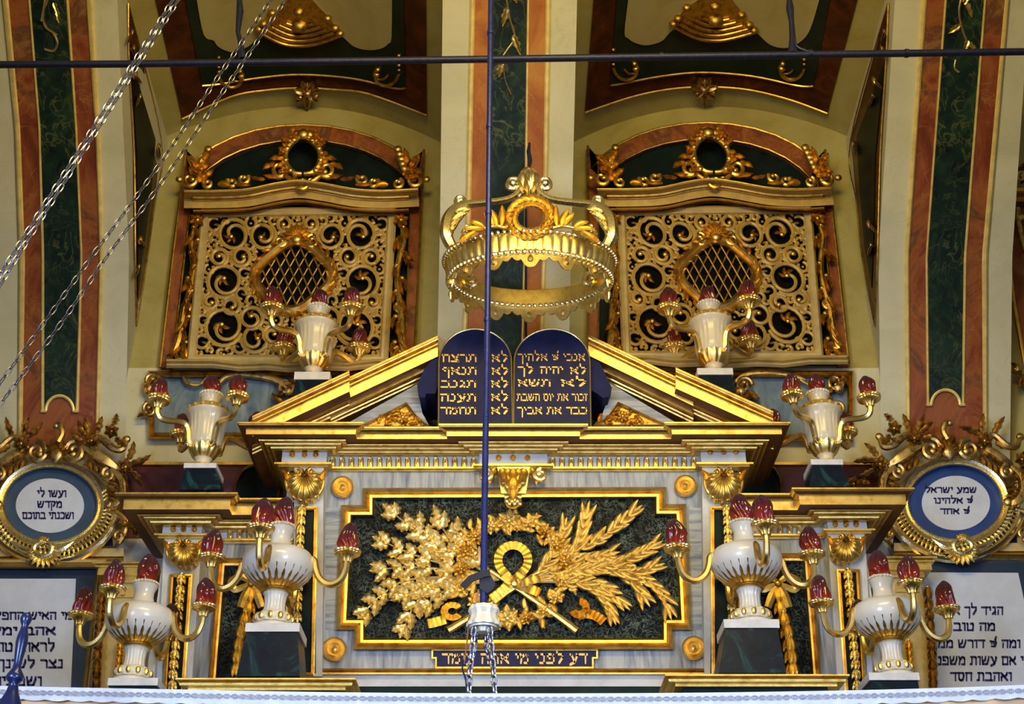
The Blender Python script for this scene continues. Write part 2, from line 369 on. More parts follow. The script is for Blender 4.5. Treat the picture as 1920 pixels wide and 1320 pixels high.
marble('grey_streak_across', [(.28, (.08, .095, .13)), (.45, (.25, .265, .28)), (.6, (.40, .40, .38)), (.8, (.28, .29, .27))], 3.4, (.7, 3, 6), .6, .4)
marble('white_marble', [(.3, (.42, .41, .39)), (.6, (.56, .54, .49)), (.8, (.62, .60, .55))], 4, dist=1, rough=.4)
marble('blue_marble', [(.3, (.055, .085, .12)), (.5, (.13, .18, .22)), (.65, (.24, .29, .29)), (.8, (.11, .14, .17))], 2.2, (2.6, 1, .7), 1.0, .35, rot=(0, radians(35), 0))
marble('niche_plaster_shaded', [(.25, (.29, .235, .07)), (.5, (.40, .335, .11)), (.75, (.44, .39, .17))], 1.6, vein=.35, vs=2.2, vcol=(.25, .22, .10), vw=.014, rough=.5)  # same plaster, with the niche's olive shade put into its colour
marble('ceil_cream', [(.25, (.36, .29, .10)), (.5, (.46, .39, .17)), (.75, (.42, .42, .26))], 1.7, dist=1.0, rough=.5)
marble('ceil_green', [(.3, (.006, .014, .010)), (.6, (.012, .024, .016)), (.8, (.022, .034, .02))], 3, rough=.35)
marble('ceil_red', [(.3, (.025, .007, .004)), (.55, (.075, .018, .007)), (.8, (.15, .045, .012))], 4, (1, 1, 1), 1.4, .35)
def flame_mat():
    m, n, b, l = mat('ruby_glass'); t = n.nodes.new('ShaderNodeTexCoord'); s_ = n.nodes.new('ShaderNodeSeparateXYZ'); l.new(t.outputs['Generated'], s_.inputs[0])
    l.new(ramp(n, s_.outputs[2], [(0, (.42, .030, .010)), (.3, (.22, .018, .014)), (.6, (.085, .016, .022)), (1, (.060, .032, .065))]), b.inputs['Base Color'])  # purple towards the tip is a sky reflection put into the glass colour
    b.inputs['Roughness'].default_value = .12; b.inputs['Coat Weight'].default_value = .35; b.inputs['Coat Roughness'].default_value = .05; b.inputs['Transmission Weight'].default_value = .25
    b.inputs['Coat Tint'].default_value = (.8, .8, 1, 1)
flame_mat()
# ------------------------------------------------------------------ the room: back wall, vaulting ribs, niche vaults
YB = 9.95
RIB = [(0.5, 9.9), (4.0, 9.9), (4.77, 9.84), (5.4, 9.64), (6.0, 9.30), (6.87, 8.70), (7.81, 7.85), (8.8, 6.75), (10.0, 5.2)]
_rs = [(p[1], p[0]) for p in spl([(y, z) for z, y in RIB], 10)]
def Yr(z):
    if z <= _rs[0][0]: return _rs[0][1]
    for (z0, y0), (z1, y1) in zip(_rs[:-1], _rs[1:]):
        if z <= z1: return y0 + (y1 - y0) * (z - z0) / (z1 - z0)
    return _rs[-1][1]
def R(px, py, off=0.0):
    v = (660 - py) / F; tz = (ST + CT * v) / (CT - ST * v); a, b = 4.0, 10.5
    for _ in range(34):
        m = (a + b) / 2
        if m - Yr(m * tz) + off > 0: b = m
        else: a = m
    return P(px, py, (a + b) / 2)
def keys(k, y):
    ks = sorted(k.items())
    if y <= ks[0][0]: ks = ks[:2]
    elif y >= ks[-1][0]: ks = ks[-2:]
    else:
        for a, b in zip(ks[:-1], ks[1:]):
            if a[0] <= y <= b[0]: ks = [a, b]; break
    (y0, a), (y1, b) = ks; t = (y - y0) / (y1 - y0); return tuple(p + (q - p) * t for p, q in zip(a, b))
def rib_strip(mb, k, y0, y1, o0, o1, n=40):
    rows = []
    for i in range(n + 1):
        y = y0 + (y1 - y0) * i / n; a, b = keys(k, y)
        rows.append([R(a, y, o1), R(b, y, o1), R(b, y, o0), R(a, y, o0)])
    return mb.grid(rows)
def gilt_strip(mb, k, y0, y1, o0, o1, n=40):
    rows = []
    for i in range(n + 1):
        y = y0 + (y1 - y0) * i / n; a, b = keys(k, y); c = (a + b) / 2
        rows.append([R(a, y, o0), R(a, y, o1 * .6), R(a + (c - a) * .6, y, o1), R(b + (c - b) * .6, y, o1), R(b, y, o1 * .6), R(b, y, o0)])
    return mb.grid(rows)
wb = MB().box((-9, YB, .2), (9, YB + .3, 11)); tag(wb.build('wall_back', 'niche_plaster_shaded', smooth=0), 'cream marbled plaster wall behind the ark', None, None, 'structure')
RIBS = [
 dict(edge={-90: (-200, 212), 0: (-190, 220), 480: (-165, 242), 840: (-160, 235), 1000: (-160, 232)}, outL={0: (4, 16), 240: (27, 38), 480: (35, 47), 840: (33, 42)}, thL={0: (52, 57), 240: (71, 76), 480: (77, 83), 770: (76, 83)},
  thR={0: (123, 129), 240: (140, 145), 480: (150, 155), 770: (141, 148)}, outR={0: (162, 174), 240: (178, 188), 480: (186, 195), 840: (177, 185)}, red='red_marble', yb=930, arch=(80, 144, 771, 742), back=(.09, -.09),
  lab='left wall pilaster curving into the vault, red and green marbled strips behind crossing chains'),
 dict(edge={-90: (832, 1084), 0: (830, 1082), 420: (825, 1072), 600: (821, 1068), 900: (815, 1060)}, outL={0: (882, 891), 420: (873, 883), 600: (867, 877)}, thL={0: (918, 924), 600: (912, 918)},
  thR={0: (988, 993), 420: (982, 988), 600: (978, 983)}, outR={0: (1023, 1033), 420: (1017, 1026), 600: (1012, 1021)}, red='orange_marble', yb=860, arch=None, back=(.09, -.09),
  lab='central wall pilaster with orange marble strips rising behind the gilded crown'),
 dict(edge={-90: (1686, 1936), 0: (1678, 1930), 480: (1647, 1898), 840: (1652, 1894), 1000: (1655, 1892)}, outL={0: (1728, 1738), 480: (1695, 1705), 840: (1699, 1708)}, thL={0: (1771, 1776), 480: (1735, 1740), 758: (1737, 1743)},
  thR={0: (1845, 1850), 480: (1807, 1813), 758: (1803, 1809)}, outR={0: (1884, 1893), 480: (1841, 1852), 840: (1843, 1852)}, red='red_marble', yb=930, arch=(1740, 1806, 759, 731), back=(.09, -.09),
  lab='right wall pilaster curving into the vault, dark green strip between russet marble')]
for ri, q in enumerate(RIBS):
    rt = thing('wall_pilaster', P((keys(q['edge'], 900)[0] + keys(q['edge'], 900)[1]) / 2, 1000, 9.9), q['lab'], 'pilaster', 'wall pilasters between the niches')
    mb = MB(); rows = []
    for i in range(61):
        y = -90 + (1000 + 90) * i / 60; a, b = keys(q['edge'], y); A, B = R(a, y), R(b, y)
        rows.append([A, B, (B.x + q['back'][1], YB + .02, B.z), (A.x + q['back'][0], YB + .02, A.z)])
    mb.grid(rows).build('shaft', 'plaster', rt)
    mid = {y: (keys(q['outL'], y)[1] - 2, keys(q['outR'], y)[0] + 2) for y in (0, 240, 480, 600, 840)}
    rib_strip(MB(), mid, -85, q['yb'], -.01, .012).build('marble_panel', q['red'], rt)
    gb = MB(); gk = {y: (keys(q['thL'], y)[1] - 1, keys(q['thR'], y)[0] + 1) for y in (0, 240, 480, 600, 770)}
    yg = q['arch'][3] - 6 if q['arch'] else q['yb']
    rib_strip(gb, gk, -85, yg, 0, .02)
    if q['arch']:
        x0, x1, yb_, yt = q['arch']; xm = (x0 + x1) / 2; rx = (x1 - x0) / 2 - 6
        arc = ell(xm, yb_, rx, yb_ - yt, 15, 180, 0)
        surf_poly(gb, [(x0 - 1, yg), (x1 + 1, yg), (x1 + 1, yb_)] + arc[::-1] + [(x0 - 1, yb_)], R, 0, .02)
    gb.build('green_panel', 'green_marble', rt)
    for kk, nm in (('outL', 'gilt_moulding'), ('outR', 'gilt_moulding'), ('thL', 'gilt_fillet'), ('thR', 'gilt_fillet')):
        gilt_strip(MB(), q[kk], -85, q['yb'] if 'out' in kk or not q['arch'] else q['arch'][2], -.005, .045 if 'out' in kk else .035).build(nm, 'gilt_paint', rt)
    if q['arch']:
        m2 = MB(mp=R); m2.tubepx([(p[0], p[1], .028) for p in arc], 3.0, 9.8, 6)
        for sx_ in (x0, x1): m2.tubepx([(sx_ + (-3 if sx_ == x0 else 3), yb_, .028), (sx_ + (7 if sx_ == x0 else -7), yb_, .028)], 3.0, 9.8, 6)
        m2.build('arch_fillet', 'gilt_paint', rt)
    vm = MB(mp=R)
    if ri == 0:
        vm.curve([(96, -20, .03), (82, 20, .03), (84, 48, .03), (98, 60, .03), (108, 66, .03)], 2.4, 9, 6); vm.curve([(98, 60, .03), (107, 80, .03), (100, 95, .03), (84, 92, .03)], 2.4, 9, 6)
        vm.curve([(88, -20, .03), (78, 40, .03)], 2, 9, 6)
        for a in ((100, 5, -70, 26), (106, 20, -80, 24), (92, -10, 250, 28)): vm.leaf(a[0], a[1], a[2], a[3], 6, 9, .03, .02, lobes=2)
    elif ri == 1:
        vm.curve([(947, -20, .03), (952, 14, .03), (957, 40, .03), (965, 70, .03), (950, 95, .03), (944, 104, .03)], 1.7, 9, 6); vm.curve([(957, 40, .03), (963, 60, .03), (969, 78, .03)], 1.5, 9, 6)
        vm.curve([(944, 120, .03), (947, 150, .03), (958, 178, .03)], 1.3, 9, 6)
        for a in ((952, 14, 255, 38), (962, 66, 290, 40), (941, 120, 258, 26), (966, -8, 280, 14)): vm.leaf(a[0], a[1], a[2], a[3], 8.5, 9, .03, .025, lobes=3)
    else:
        vm.curve([(1808, -20, .03), (1799, 15, .03), (1802, 45, .03), (1812, 75, .03), (1822, 90, .03)], 2.0, 9, 6); vm.curve([(1801, 45, .03), (1790, 60, .03)], 1.6, 9, 6); vm.curve([(1792, 112, .03), (1790, 128, .03), (1798, 136, .03)], 1.8, 9, 6)
        for a in ((1812, 4, 290, 32), (1800, 48, 215, 26), (1816, 76, 250, 22), (1814, 80, 320, 22), (1808, 8, 60, 18)): vm.leaf(a[0], a[1], a[2], a[3], 7, 9, .03, .025, lobes=2)
    vm.build('gilded_vine', 'gold_bright', rt)
# niche vaults
ca, cb, cc = 8.5, .14, .233
def make_ceiling(Xc, xa, xb, idx):
    def C(px, py, off=0.0):
        u = (px - 960) / F; v = (660 - py) / F; dy = CT - ST * v; dz = ST + CT * v
        A = cc * u * u; B = dz + cb * dy - 2 * cc * u * Xc; D = cc * Xc * Xc - ca - cb * YB + off
        k = (-B + sqrt(B * B - 4 * A * D)) / (2 * A) if A > 1e-9 else -D / B
        return Vector((u * k, dy * k, dz * k + CZ))
    mb = MB(); rows = []
    for j in range(13):
        Y = YB - j * .26; row = [(X, Y, ca + cb * (YB - Y) - cc * (X - Xc) ** 2 + CZ) for X in [xa + (xb - xa) * i / 24 for i in range(25)]]
        rows.append(row + [(p[0], p[1], p[2] + .15) for p in row[::-1]])
    o = mb.grid(rows).build('ceiling', 'niche_plaster_shaded', smooth=40)
    tag(o, 'barrel vault of the %s window niche, cream plaster' % ('left' if idx == 0 else 'right'), None, None, 'structure')
    return C
CL = make_ceiling(-2.06, -3.36, -.45, 0); CR = make_ceiling(1.96, .38, 3.22, 1)
def ceiling_panel(C, outer, inner, cream, shell, arcs, corner, key, lab, idx):
    t = thing('ceiling_panel', C(*[sum(p[i] for p in outer) / len(outer) for i in (0, 1)]), lab, 'ceiling panel', 'painted vault panels')
    surf_poly(MB(), outer, C, -.01, .02).build('marble_border', 'ceil_red', t)
    surf_poly(MB(), inner, C, .0, .035).build('green_field', 'ceil_green', t)
    cream = [cream[0]] + [(p[0], p[1]) for p in spl(cream[1:-1], 4)] + [cream[-1]]
    surf_poly(MB(), cream, C, .02, .05).build('cream_field', 'ceil_cream', t)
    mb = MB(mp=C)
    for a, r in arcs: mb.tubepx([(x, y, .04) for x, y in a], r, 9.3, 6)
    mb.build('gilt_fillet', 'gold', t)
    # shell ornament
    (sx0, sy0), (sxm, sym), (sx1, sy1), (pkx, pky) = shell
    rim = [(p[0], p[1], .07) for p in spl([(sx0, sy0), (sxm * .55 + sx0 * .45, sym - 5), (sxm, sym), (sxm * .55 + sx1 * .45, sym - 5), (sx1, sy1)], 8)]
    sm = MB(mp=C); surf_poly(sm, [(p[0], p[1]) for p in rim] + [(sx1 - 22, sy1 - 32), (pkx + 32, pky + 8), (pkx, pky - 30), (pkx - 32, pky + 8), (sx0 + 24, sy0 - 32)], C, .03, .075)
    for k in range(5): sm.tubepx([(sxm + (x - sxm) * (1 - .17 * k), pky + 38 + (y - pky - 38) * (1 - .2 * k), .09) for x, y, w in rim], 2.6, 9.3, 6)
    sm.ballpx(sxm - 2, pky + 45, 15, 9.3, .075); sm.ballpx(sxm - 3, pky + 20, 10, 9.3, .075)
    for p in ((sx0 + 12, sy0 - 14), (sx0 + 28, sy0 - 34), (sx1 - 12, sy1 - 14), (sx1 - 26, sy1 - 32), (sx0 + 3, sy0 - 4), (sx1 - 3, sy1 - 4)): sm.ballpx(p[0], p[1], 8, 9.3, .08)
    sm.build('shell_ornament', 'gold_deep', t); MB(mp=C).tubepx(rim, 3.4, 9.3, 6).build('shell_rim', 'gold', t)
    cm = MB(mp=C)
    for (x, y, m) in corner:
        cm.scroll(x, y, 30, 12, 180 if m > 0 else 0, .5 * m, 3, 4.5, 9.3, .05); cm.scroll(x + 6 * m, y - 3, 16, 7, 200 if m > 0 else -20, .6 * m, 2, 3.5, 9.3, .05)
        for k in range(4): cm.ballpx(x - 30 * m, y - 8 - 9 * k, 4, 9.3, .05)
    cm.build('corner_scroll', 'gold_deep', t)
    km = MB(mp=C); kx, ky = key; km.flower(kx, ky, 26, 9.3, .04, 7, 12, .05); km.leaf(kx, ky, 270, 34, 9, 9.3, .04, .05, lobes=2); km.ballpx(kx, ky - 16, 8, 9.3, .06); km.ballpx(kx + 16, ky + 4, 8, 9.3, .06); km.ballpx(kx - 14, ky + 6, 8, 9.3, .06)
    km.build('keystone_ornament', 'bronze_gilt', t)
arcL = spl([(342, 223), (434, 181), (500, 169), (563, 165), (630, 168), (692, 176), (800, 216)], 5); arcL = [(p[0], p[1]) for p in arcL]
inL = [(p[0], p[1]) for p in spl([(379, 161), (411, 158), (487, 146), (563, 140), (660, 147), (739, 165), (760, 165)], 5)]
ceiling_panel(CL, [(272, -90)] + arcL + [(799, 0), (798, -90)], [(330, -90)] + inL + [(757, 0), (756, -90)],
  [(358, -90), (369, 0), (382, 65)] + ell(437, 62, 40, 35, 7, 190, 270)[1:] + [(466, 87), (485, 69), (520, 50), (600, 50), (640, 68), (663, 87), (690, 94), (715, 91), (728, 82), (734, 71), (735, 0), (734, -90)],
  [(482, 58), (563, 86), (640, 66), (563, 2)], [(inL, 2.2), (arcL, 2.4)], [(440, 142, 1), (718, 139, -1)], (576, 175), 'painted vault panel over the left niche, green field with cream cartouche', 0)
arcR = [(p[0], p[1]) for p in spl([(1097, 211), (1180, 183), (1250, 168), (1321, 163), (1400, 168), (1480, 187), (1551, 213)], 5)]
inR = [(p[0], p[1]) for p in spl([(1144, 160), (1160, 158), (1240, 143), (1318, 136), (1410, 143), (1496, 161), (1525, 162)], 5)]
ceiling_panel(CR, [(1121, -90), (1113, 0)] + arcR + [(1607, 0), (1630, -90)], [(1164, -90), (1157, 0)] + inR + [(1556, 0), (1575, -90)],
  [(1185, -90), (1178, 0), (1171, 61), (1178, 72), (1190, 80), (1212, 85), (1241, 77), (1260, 58), (1300, 42), (1380, 42), (1417, 61), (1444, 84), (1473, 90), (1500, 79), (1519, 55), (1536, 0), (1556, -90)],
  [(1260, 48), (1344, 76), (1417, 60), (1341, -8)], [(inR, 2.2), (arcR, 2.4)], [(1180, 128, 1), (1478, 128, -1)], (1321, 168), 'painted vault panel over the right niche, green field with cream cartouche', 1)
# side reveals of the niches: long dark panels in gilt frames
def reveal_fn(q, right):
    e = 0 if right else 1
    def fn(px, py, off=0.0):
        v = (660 - py) / F; u = (px - 960) / F; dy = CT - ST * v; tz = (ST + CT * v) / dy; a, b = 5.5, YB
        for _ in range(36):
            m = (a + b) / 2; y0 = Yr(m * tz); Xe = R(keys(q['edge'], py)[e], py).x; t = max(0, min(1, (m - y0) / max(.02, YB - y0)))
            Xs = Xe + (q['back'][e]) * t; Xs += -off if right else off
            if abs(u / dy * m) < abs(Xs): a = m
            else: b = m
        return P(px, py, (a + b) / 2)
    return fn
for nm, q, right, poly, inner, orn in (
  ('left', RIBS[0], False, [(241, 6), (302, 262), (290, 380), (277, 480), (256, 612), (254, 480), (252, 290), (242, 109)], [(246, 110), (292, 262), (284, 360), (268, 480), (259, 560), (259, 470), (257, 290)], [(247, 60), (249, 90), (252, 140), (262, 180), (297, 275), (262, 450), (260, 500)]),
  ('right', RIBS[2], True, [(1665, 6), (1595, 262), (1606, 380), (1616, 480), (1640, 612), (1645, 480), (1650, 290), (1661, 109)], [(1659, 112), (1606, 256), (1611, 350), (1620, 460), (1634, 540), (1637, 470), (1641, 290)], [(1659, 60), (1655, 90), (1640, 150), (1637, 180), (1600, 270), (1630, 420), (1634, 460)])):
    fn = reveal_fn(q, right)
    t = thing('reveal_panel', fn(poly[4][0], poly[4][1]), 'tall dark panel in a russet gilt-edged frame on the %s side of the niches' % nm, 'wall panel', 'side reveal panels')
    surf_poly(MB(), poly, fn, -.01, .012, 18).build('marble_frame', 'ceil_red', t)
    surf_poly(MB(), inner, fn, .0, .02, 18).build('dark_field', 'green_black', t)
    g = MB(mp=fn); L = spl(poly[4:] + [poly[0]], 6) ; g.tubepx([(p[0], p[1], .02) for p in L], 1.6, 9.3, 6); g.tubepx([(p[0], p[1], .02) for p in spl(poly[:5], 6)], 1.3, 9.3, 6)
    g.build('gilt_edge', 'gold_deep', t)
    g = MB(mp=fn)
    for i, (x, y) in enumerate(orn): g.ballpx(x, y, 4 + i % 3, 9.3, .03, sz=1.8); g.leaf(x, y, 250 + 30 * (i % 3), 22, 3.4, 9.3, .03, .03)
    g.build('carved_leaves', 'bronze_gilt', t)
# lower wall: paler window-lit field, gilt line, purple band
def trim(name, pts, Y, d, m, lab):
    return tag(MB().plate(pts, Y, d).build(name, m, smooth=0), lab, None, None, 'structure')
trim('trim_4', [(225, 690), (1660, 690), (1660, 869), (225, 869)], 9.925, .03, 'plaster', 'strip of plaster wall below the niches, coloured pale as window-lit')  # window light on this part of the wall put in as paler plaster
trim('trim_1', [(215, 869), (1695, 869), (1695, 1100), (215, 1100)], 9.84, .12, 'purple_marble', 'purple marble band low on the wall')
trim('trim_2', [(215, 866), (1695, 866), (1695, 871), (215, 871)], 9.815, .13, 'gold', 'thin gilt fillet above the purple marble band')
trim('trim_3', [(-120, 1010), (2040, 1010), (2040, 1420), (-120, 1420)], 9.83, .13, 'white_marble', 'pale marble wall facing below the cartouches')
# wall panels beneath the windows
def wall_panel(outer, nm, corner, scr, lab):
    t = thing('wall_panel', P(outer[2][0], outer[2][1], 9.9), lab, 'wall panel', 'blue marble panels below the windows')
    MB().plate(outer, 9.9, .06).build('marble_field', 'blue_marble', t)
    MB().frame(outer, [(-3, -.04), (-3, .05), (0, .075), (3, .05), (6, .075), (9, .05), (10, -.04)], 9.9).build('gilt_frame', 'gold_deep', t)
    o = MB()
    for x, y, m in corner:
        for k in range(8): o.leaf(x + random.Random(k).uniform(-12, 12), y + 10 * k, (200 if m > 0 else -20) + 47 * k, 26, 8, 9.9, .04, .06, lobes=2, bend=60 * m)
        o.scroll(x, y + 10, 16, 5, 0, 1.2 * m, 4, 3, 9.9, .07); o.ballpx(x - 6 * m, y + 22, 11, 9.9, .06); o.scroll(x - 4 * m, y + 62, 14, 5, 90, 1.1 * m, 3.5, 3, 9.9, .07)
    for pts, r in scr: o.curve([(x, y, .06) for x, y in pts], r, 9.9, 8, rib=.15)
    o.build('carved_ornament', 'bronze_gilt', t); return t
wall_panel([(281, 698), (800, 698), (800, 820), (281, 820)], 'l', [(285, 706, 1), (536, 712, -1)], [([(343, 706), (352, 718), (370, 722), (386, 712), (388, 702)], [2, 4, 3, 4, 2]), ([(408, 722), (424, 707), (450, 702), (490, 706), (520, 714), (540, 726)], [3, 5, 6, 6, 7, 8])], 'streaked blue marble wall panel in a gilt frame below the left lattice')
wall_panel([(1120, 698), (1598, 698), (1598, 824), (1120, 824)], 'r', [(1566, 706, -1), (1395, 712, 1)], [([(1378, 716), (1400, 702), (1440, 698), (1480, 704), (1510, 712)], [3, 6, 7, 5, 3]), ([(1500, 712), (1520, 722), (1536, 712)], [2, 4, 2])], 'streaked blue marble wall panel in a gilt frame below the right lattice')
# dark oval medallion
for cx, cy, rx, ry, lab in ((482, 918, 40, 46, 'dark oval medallion with gilt rim on purple wall left of the ark'), (1424, 912, 40, 46, 'dark oval medallion on purple wall right of the ark')):
    t = thing('wall_medallion', P(cx, cy + ry, 9.8), lab, 'medallion', 'dark oval medallions')
    MB().plate(ell(cx, cy, rx, ry, 40), 9.8, .05).build('stone_oval', 'green_black', t)
    MB().frame(ell(cx, cy, rx, ry, 40), [(-3, -.03), (-3, .03), (0, .05), (3, .03), (4, -.03)], 9.8).build('gilt_rim', 'bronze_gilt', t)
# ------------------------------------------------------------------ window niches with carved lattice screens
def window(idx, wm, frame_out, frame_in, lab_s, lab_w):
    Y = 9.86
    def mp(x, y, w): return P(*wm(x, y), Y - w)
    wf = thing('window_%d' % (idx + 1), P(*frame_out[0], YB), lab_w, None); tag(wf, kind='structure')
    fo = MB(); n = len(frame_out)
    a = [P(x, y, 9.88) for x, y in frame_out]; b = [P(x, y, 9.88) for x, y in frame_in]; bk = Vector((0, .08, 0))
    fo.grid([[p, q, q + bk, p + bk] for p, q in zip(a, b)]); fo.build('marble_frame', 'red_marble', wf)
    MB().plate(frame_in, 9.93, .03).build('dark_opening', 'green_black', wf)
    g = MB(); g.tubepx([(x, y, .0) for x, y in frame_out], 2.6, 9.875, 6); g.tubepx([(x, y, .0) for x, y in frame_in], 2.0, 9.875, 6); g.build('gilt_edge', 'gold_deep', wf)
    t = thing('lattice_screen', mp(540, 692, 0), lab_s, 'lattice screen', 'carved lattice screens')
    # backing void
    MB(mp=mp).plate([(387, 402), (733, 398), (716, 672), (360, 672)], 0, .02).build('dark_backing', 'void', t)
    rnd = random.Random(7); W0 = .045
    def q(x, y):  # panel-local (x from centre -1..1, y 0..270) to left-window pixels
        v = y / 271; xl = 387 - 27 * v; xr = 733 - 17 * v; return ((xl + xr) / 2 + x * (xr - xl) / 346, 401 + y)
    cy0 = 117
    def oval(a):  # lobed opening
        r = 1 + .07 * cos(4 * a); return (66 * r * cos(a), cy0 - 60 * r * sin(a))
    circ = [(118, 38, 27), (62, 42, 23), (140, 82, 15), (100, 82, 17), (128, 128, 30), (150, 165, 13), (110, 172, 16), (120, 214, 34), (70, 196, 20), (62, 236, 24), (30, 226, 16), (24, 20, 13), (88, 18, 10), (157, 20, 12), (158, 240, 12), (158, 104, 9), (92, 112, 10), (94, 150, 10), (26, 200, 11), (160, 200, 10), (88, 250, 11), (10, 250, 10)]
    tries = 0
    while tries < 5000 and len(circ) < 135:
        tries += 1; r = rnd.choice((9, 7.5, 6.5, 5.5, 5)); x = rnd.uniform(r * .4, 170 - r * .8); y = rnd.uniform(r, 268 - r)
        if hypot((x) / 80, (y - cy0) / 74) < 1 + r / 90: continue
        if all(hypot(x - c[0], y - c[1]) > (r + c[2]) * .93 for c in circ): circ.append((x, y, r))
    fr = MB(mp=mp)
    for i, (x, y, r) in enumerate(circ):
        a0 = rnd.uniform(0, 360); d = rnd.choice((-1, 1))
        for s_ in (-1, 1):
            cx, cy = q(s_ * x, y); A0 = a0 if s_ > 0 else 180 - a0; D = d * s_
            if r > 12:
                m = 30; pts = []; rr = []
                for k in range(m + 1):
                    tt = k / m; an = radians(A0 + D * 330 * tt * 1.75); rad = r * (1 if tt < .5 else 1 - (tt - .5) * 1.5)
                    pts.append((cx + rad * cos(an), cy - rad * sin(an), W0 + .02 * (tt > .55))); rr.append(4.6 - 1.2 * tt)
                fr.tubepx(pts, rr, Y, 6, flat=.9); gl = MB(mp=mp); gl.ballpx(pts[-1][0], pts[-1][1], 5, Y, W0 + .03)
                for k in range(2 if r < 22 else 3):
                    an = A0 + 200 + 62 * k; gl.leaf(pts[-1][0], pts[-1][1], an, r * .58, r * .15, Y, W0 - .01, .05, bend=-80 * D)
                gl.build('gilt_leaf_curl', 'gold', t)
            else:
                m = 12; fr.tubepx([(cx + r * cos(radians(A0 + D * 300 * k / m)), cy - r * sin(radians(A0 + D * 300 * k / m)), W0) for k in range(m + 1)], [3.4] * m + [2.2], Y, 6, flat=.9)
                if i % 3 == 0: fr.ballpx(cx, cy, 2.6, Y, W0)
                else: fr.leaf(cx, cy, A0, r * 1.1, 2.6, Y, W0 - .02, .035)
    fr.build('fretwork', 'cream_gilt', t)
    bd = MB(mp=mp); bd.frame([(383, 397), (737, 393), (721, 676), (356, 676)], [(-7, -.01), (-7, .06), (-3, .085), (2, .07), (7, .075), (11, .05), (12, -.01)], Y).build('panel_border', 'ivory_moulding', t)
    of = MB(mp=mp); ov = [q(*oval(2 * pi * k / 48)) for k in range(48)]
    of.frame(ov, [(-13, .01), (-13, .06), (-8, .10), (-2, .08), (5, .10), (9, .05), (10, .01)], Y)
    for k in range(22):
        a_ = 2 * pi * k / 22; x, y = q(72 * cos(a_), cy0 - 66 * sin(a_)); of.leaf(x, y, math.degrees(a_) + 60, 17, 4.5, Y, .07, .035)
    of.build('oval_frame', 'gold', t)
    gr = MB(mp=mp)
    for sl in (1, -1):
        for k in range(-7, 8):
            pts = []
            for j in range(61):
                y = cy0 - 60 + 2 * j; x = k * 17.5 + sl * (y - cy0) * .5
                a_ = atan2((cy0 - y) / 60, x / 66); ox, oy = oval(a_)
                if hypot(x, y - cy0) < hypot(ox, oy - cy0) - 2: pts.append(q(x, y))
            if len(pts) > 3: gr.tubepx([(*pts[0], .03 + .008 * sl), (*pts[len(pts) // 2], .03 + .008 * sl), (*pts[-1], .03 + .008 * sl)], 1.7, Y, 6)
    gr.build('grille', 'gold', t)
    # carved shell above the oval
    sh = MB(mp=mp)
    for k in range(9): x, y = q(0, 44); sh.leaf(x, y, 90 + (k - 4) * 24, 28, 6, Y, .07, .05)
    x, y = q(0, 48); sh.ballpx(x, y, 10, Y, .09)
    for s_ in (-1, 1):
        x, y = q(s_ * 30, 52); sh.scroll(x, y, 13, 4, 90, 1.2 * s_, 3.4, 2.4, Y, .08)
    sh.build('shell_ornament', 'gold', t)
    # serpentine cornice
    top = spl([(345, 357), (409, 357), (464, 354), (518, 343), (562, 338), (609, 344), (664, 354), (718, 357), (784, 354)], 6); top = [(p[0], p[1]) for p in top]
    MB(mp=mp).frame(top, [(0, -.05), (0, .26), (3, .26), (6, .22), (12, .17), (15, .12), (33, .10), (34, .02), (34, -.05)], Y, closed=False).build('cornice', 'cream_wood', t)
    gm = MB(mp=mp); ins = top[2:-2]
    for dy_, w, r in ((0, .265, 1.6), (13, .165, 2.8), (18, .125, 1.4)): gm.tubepx([(x, y + dy_, w) for x, y in (top if dy_ < 5 else ins)], r, Y, 6)
    bot = [(x, y + 36) for x, y in ins]; gm.frame(bot, [(0, 0), (0, .13), (3, .17), (6, .13), (7, .10), (9, .12), (10, 0)], Y, closed=False); gm.build('cornice_moulding', 'gold', t)
    # crest
    cr = MB(mp=mp); w = .16; rng = random.Random(3)
    for s_ in (-1, 1):
        X = lambda dx: 568 + s_ * dx
        A = lambda a: a if s_ > 0 else 180 - a
        cr.curve([(X(2), 326, w), (X(16), 324, w), (X(29), 312, w), (X(33), 292, w), (X(26), 274, w), (X(10), 262, w)], [4, 5, 6, 5, 6, 4], Y, 8)
        for k in range(9):
            aa = -60 + 17 * k; cr.leaf(X(29 * cos(radians(aa))), 294 - 33 * sin(radians(aa)), A(aa + rng.uniform(-50, 50)), rng.uniform(18, 27), 7.5, Y, w - .02, .06, lobes=2, bend=rng.uniform(-60, 60), curl=.03)
            if k % 2: cr.ballpx(X(33 * cos(radians(aa))), 294 - 37 * sin(radians(aa)), 6, Y, w + .02)
        cr.scroll(X(44), 318, 15, 5, A(200), 1.1 * s_, 5, 3.5, Y, w); cr.scroll(X(14), 342, 10, 4, A(180), 1.0 * s_, 4, 3, Y, w)
        for (dx, y, a, L, Wd, b) in ((30, 300, 20, 34, 8, -40), (48, 310, 10, 30, 8, -60), (30, 278, 60, 24, 8, 40), (20, 262, 80, 26, 8, 50), (36, 330, -10, 40, 7, 30), (70, 336, 0, 30, 5, 20), (6, 258, 95, 20, 8, 0)):
            cr.leaf(X(dx), y, A(a), L, Wd, Y, w - .03, .06, lobes=2, bend=b * s_, curl=.03)
        cr.scroll(X(112), 336, 11, 4, A(150), .9 * s_, 4.5, 3, Y, w); cr.scroll(X(132), 342, 10, 4, A(30), -.9 * s_, 4.5, 3, Y, w); cr.leaf(X(98), 346, A(0), 32, 5, Y, w, .05)
        cr.leaf(X(160), 346, A(170), 26, 7, Y, w, .05, bend=40 * s_)
        ex = X(194)
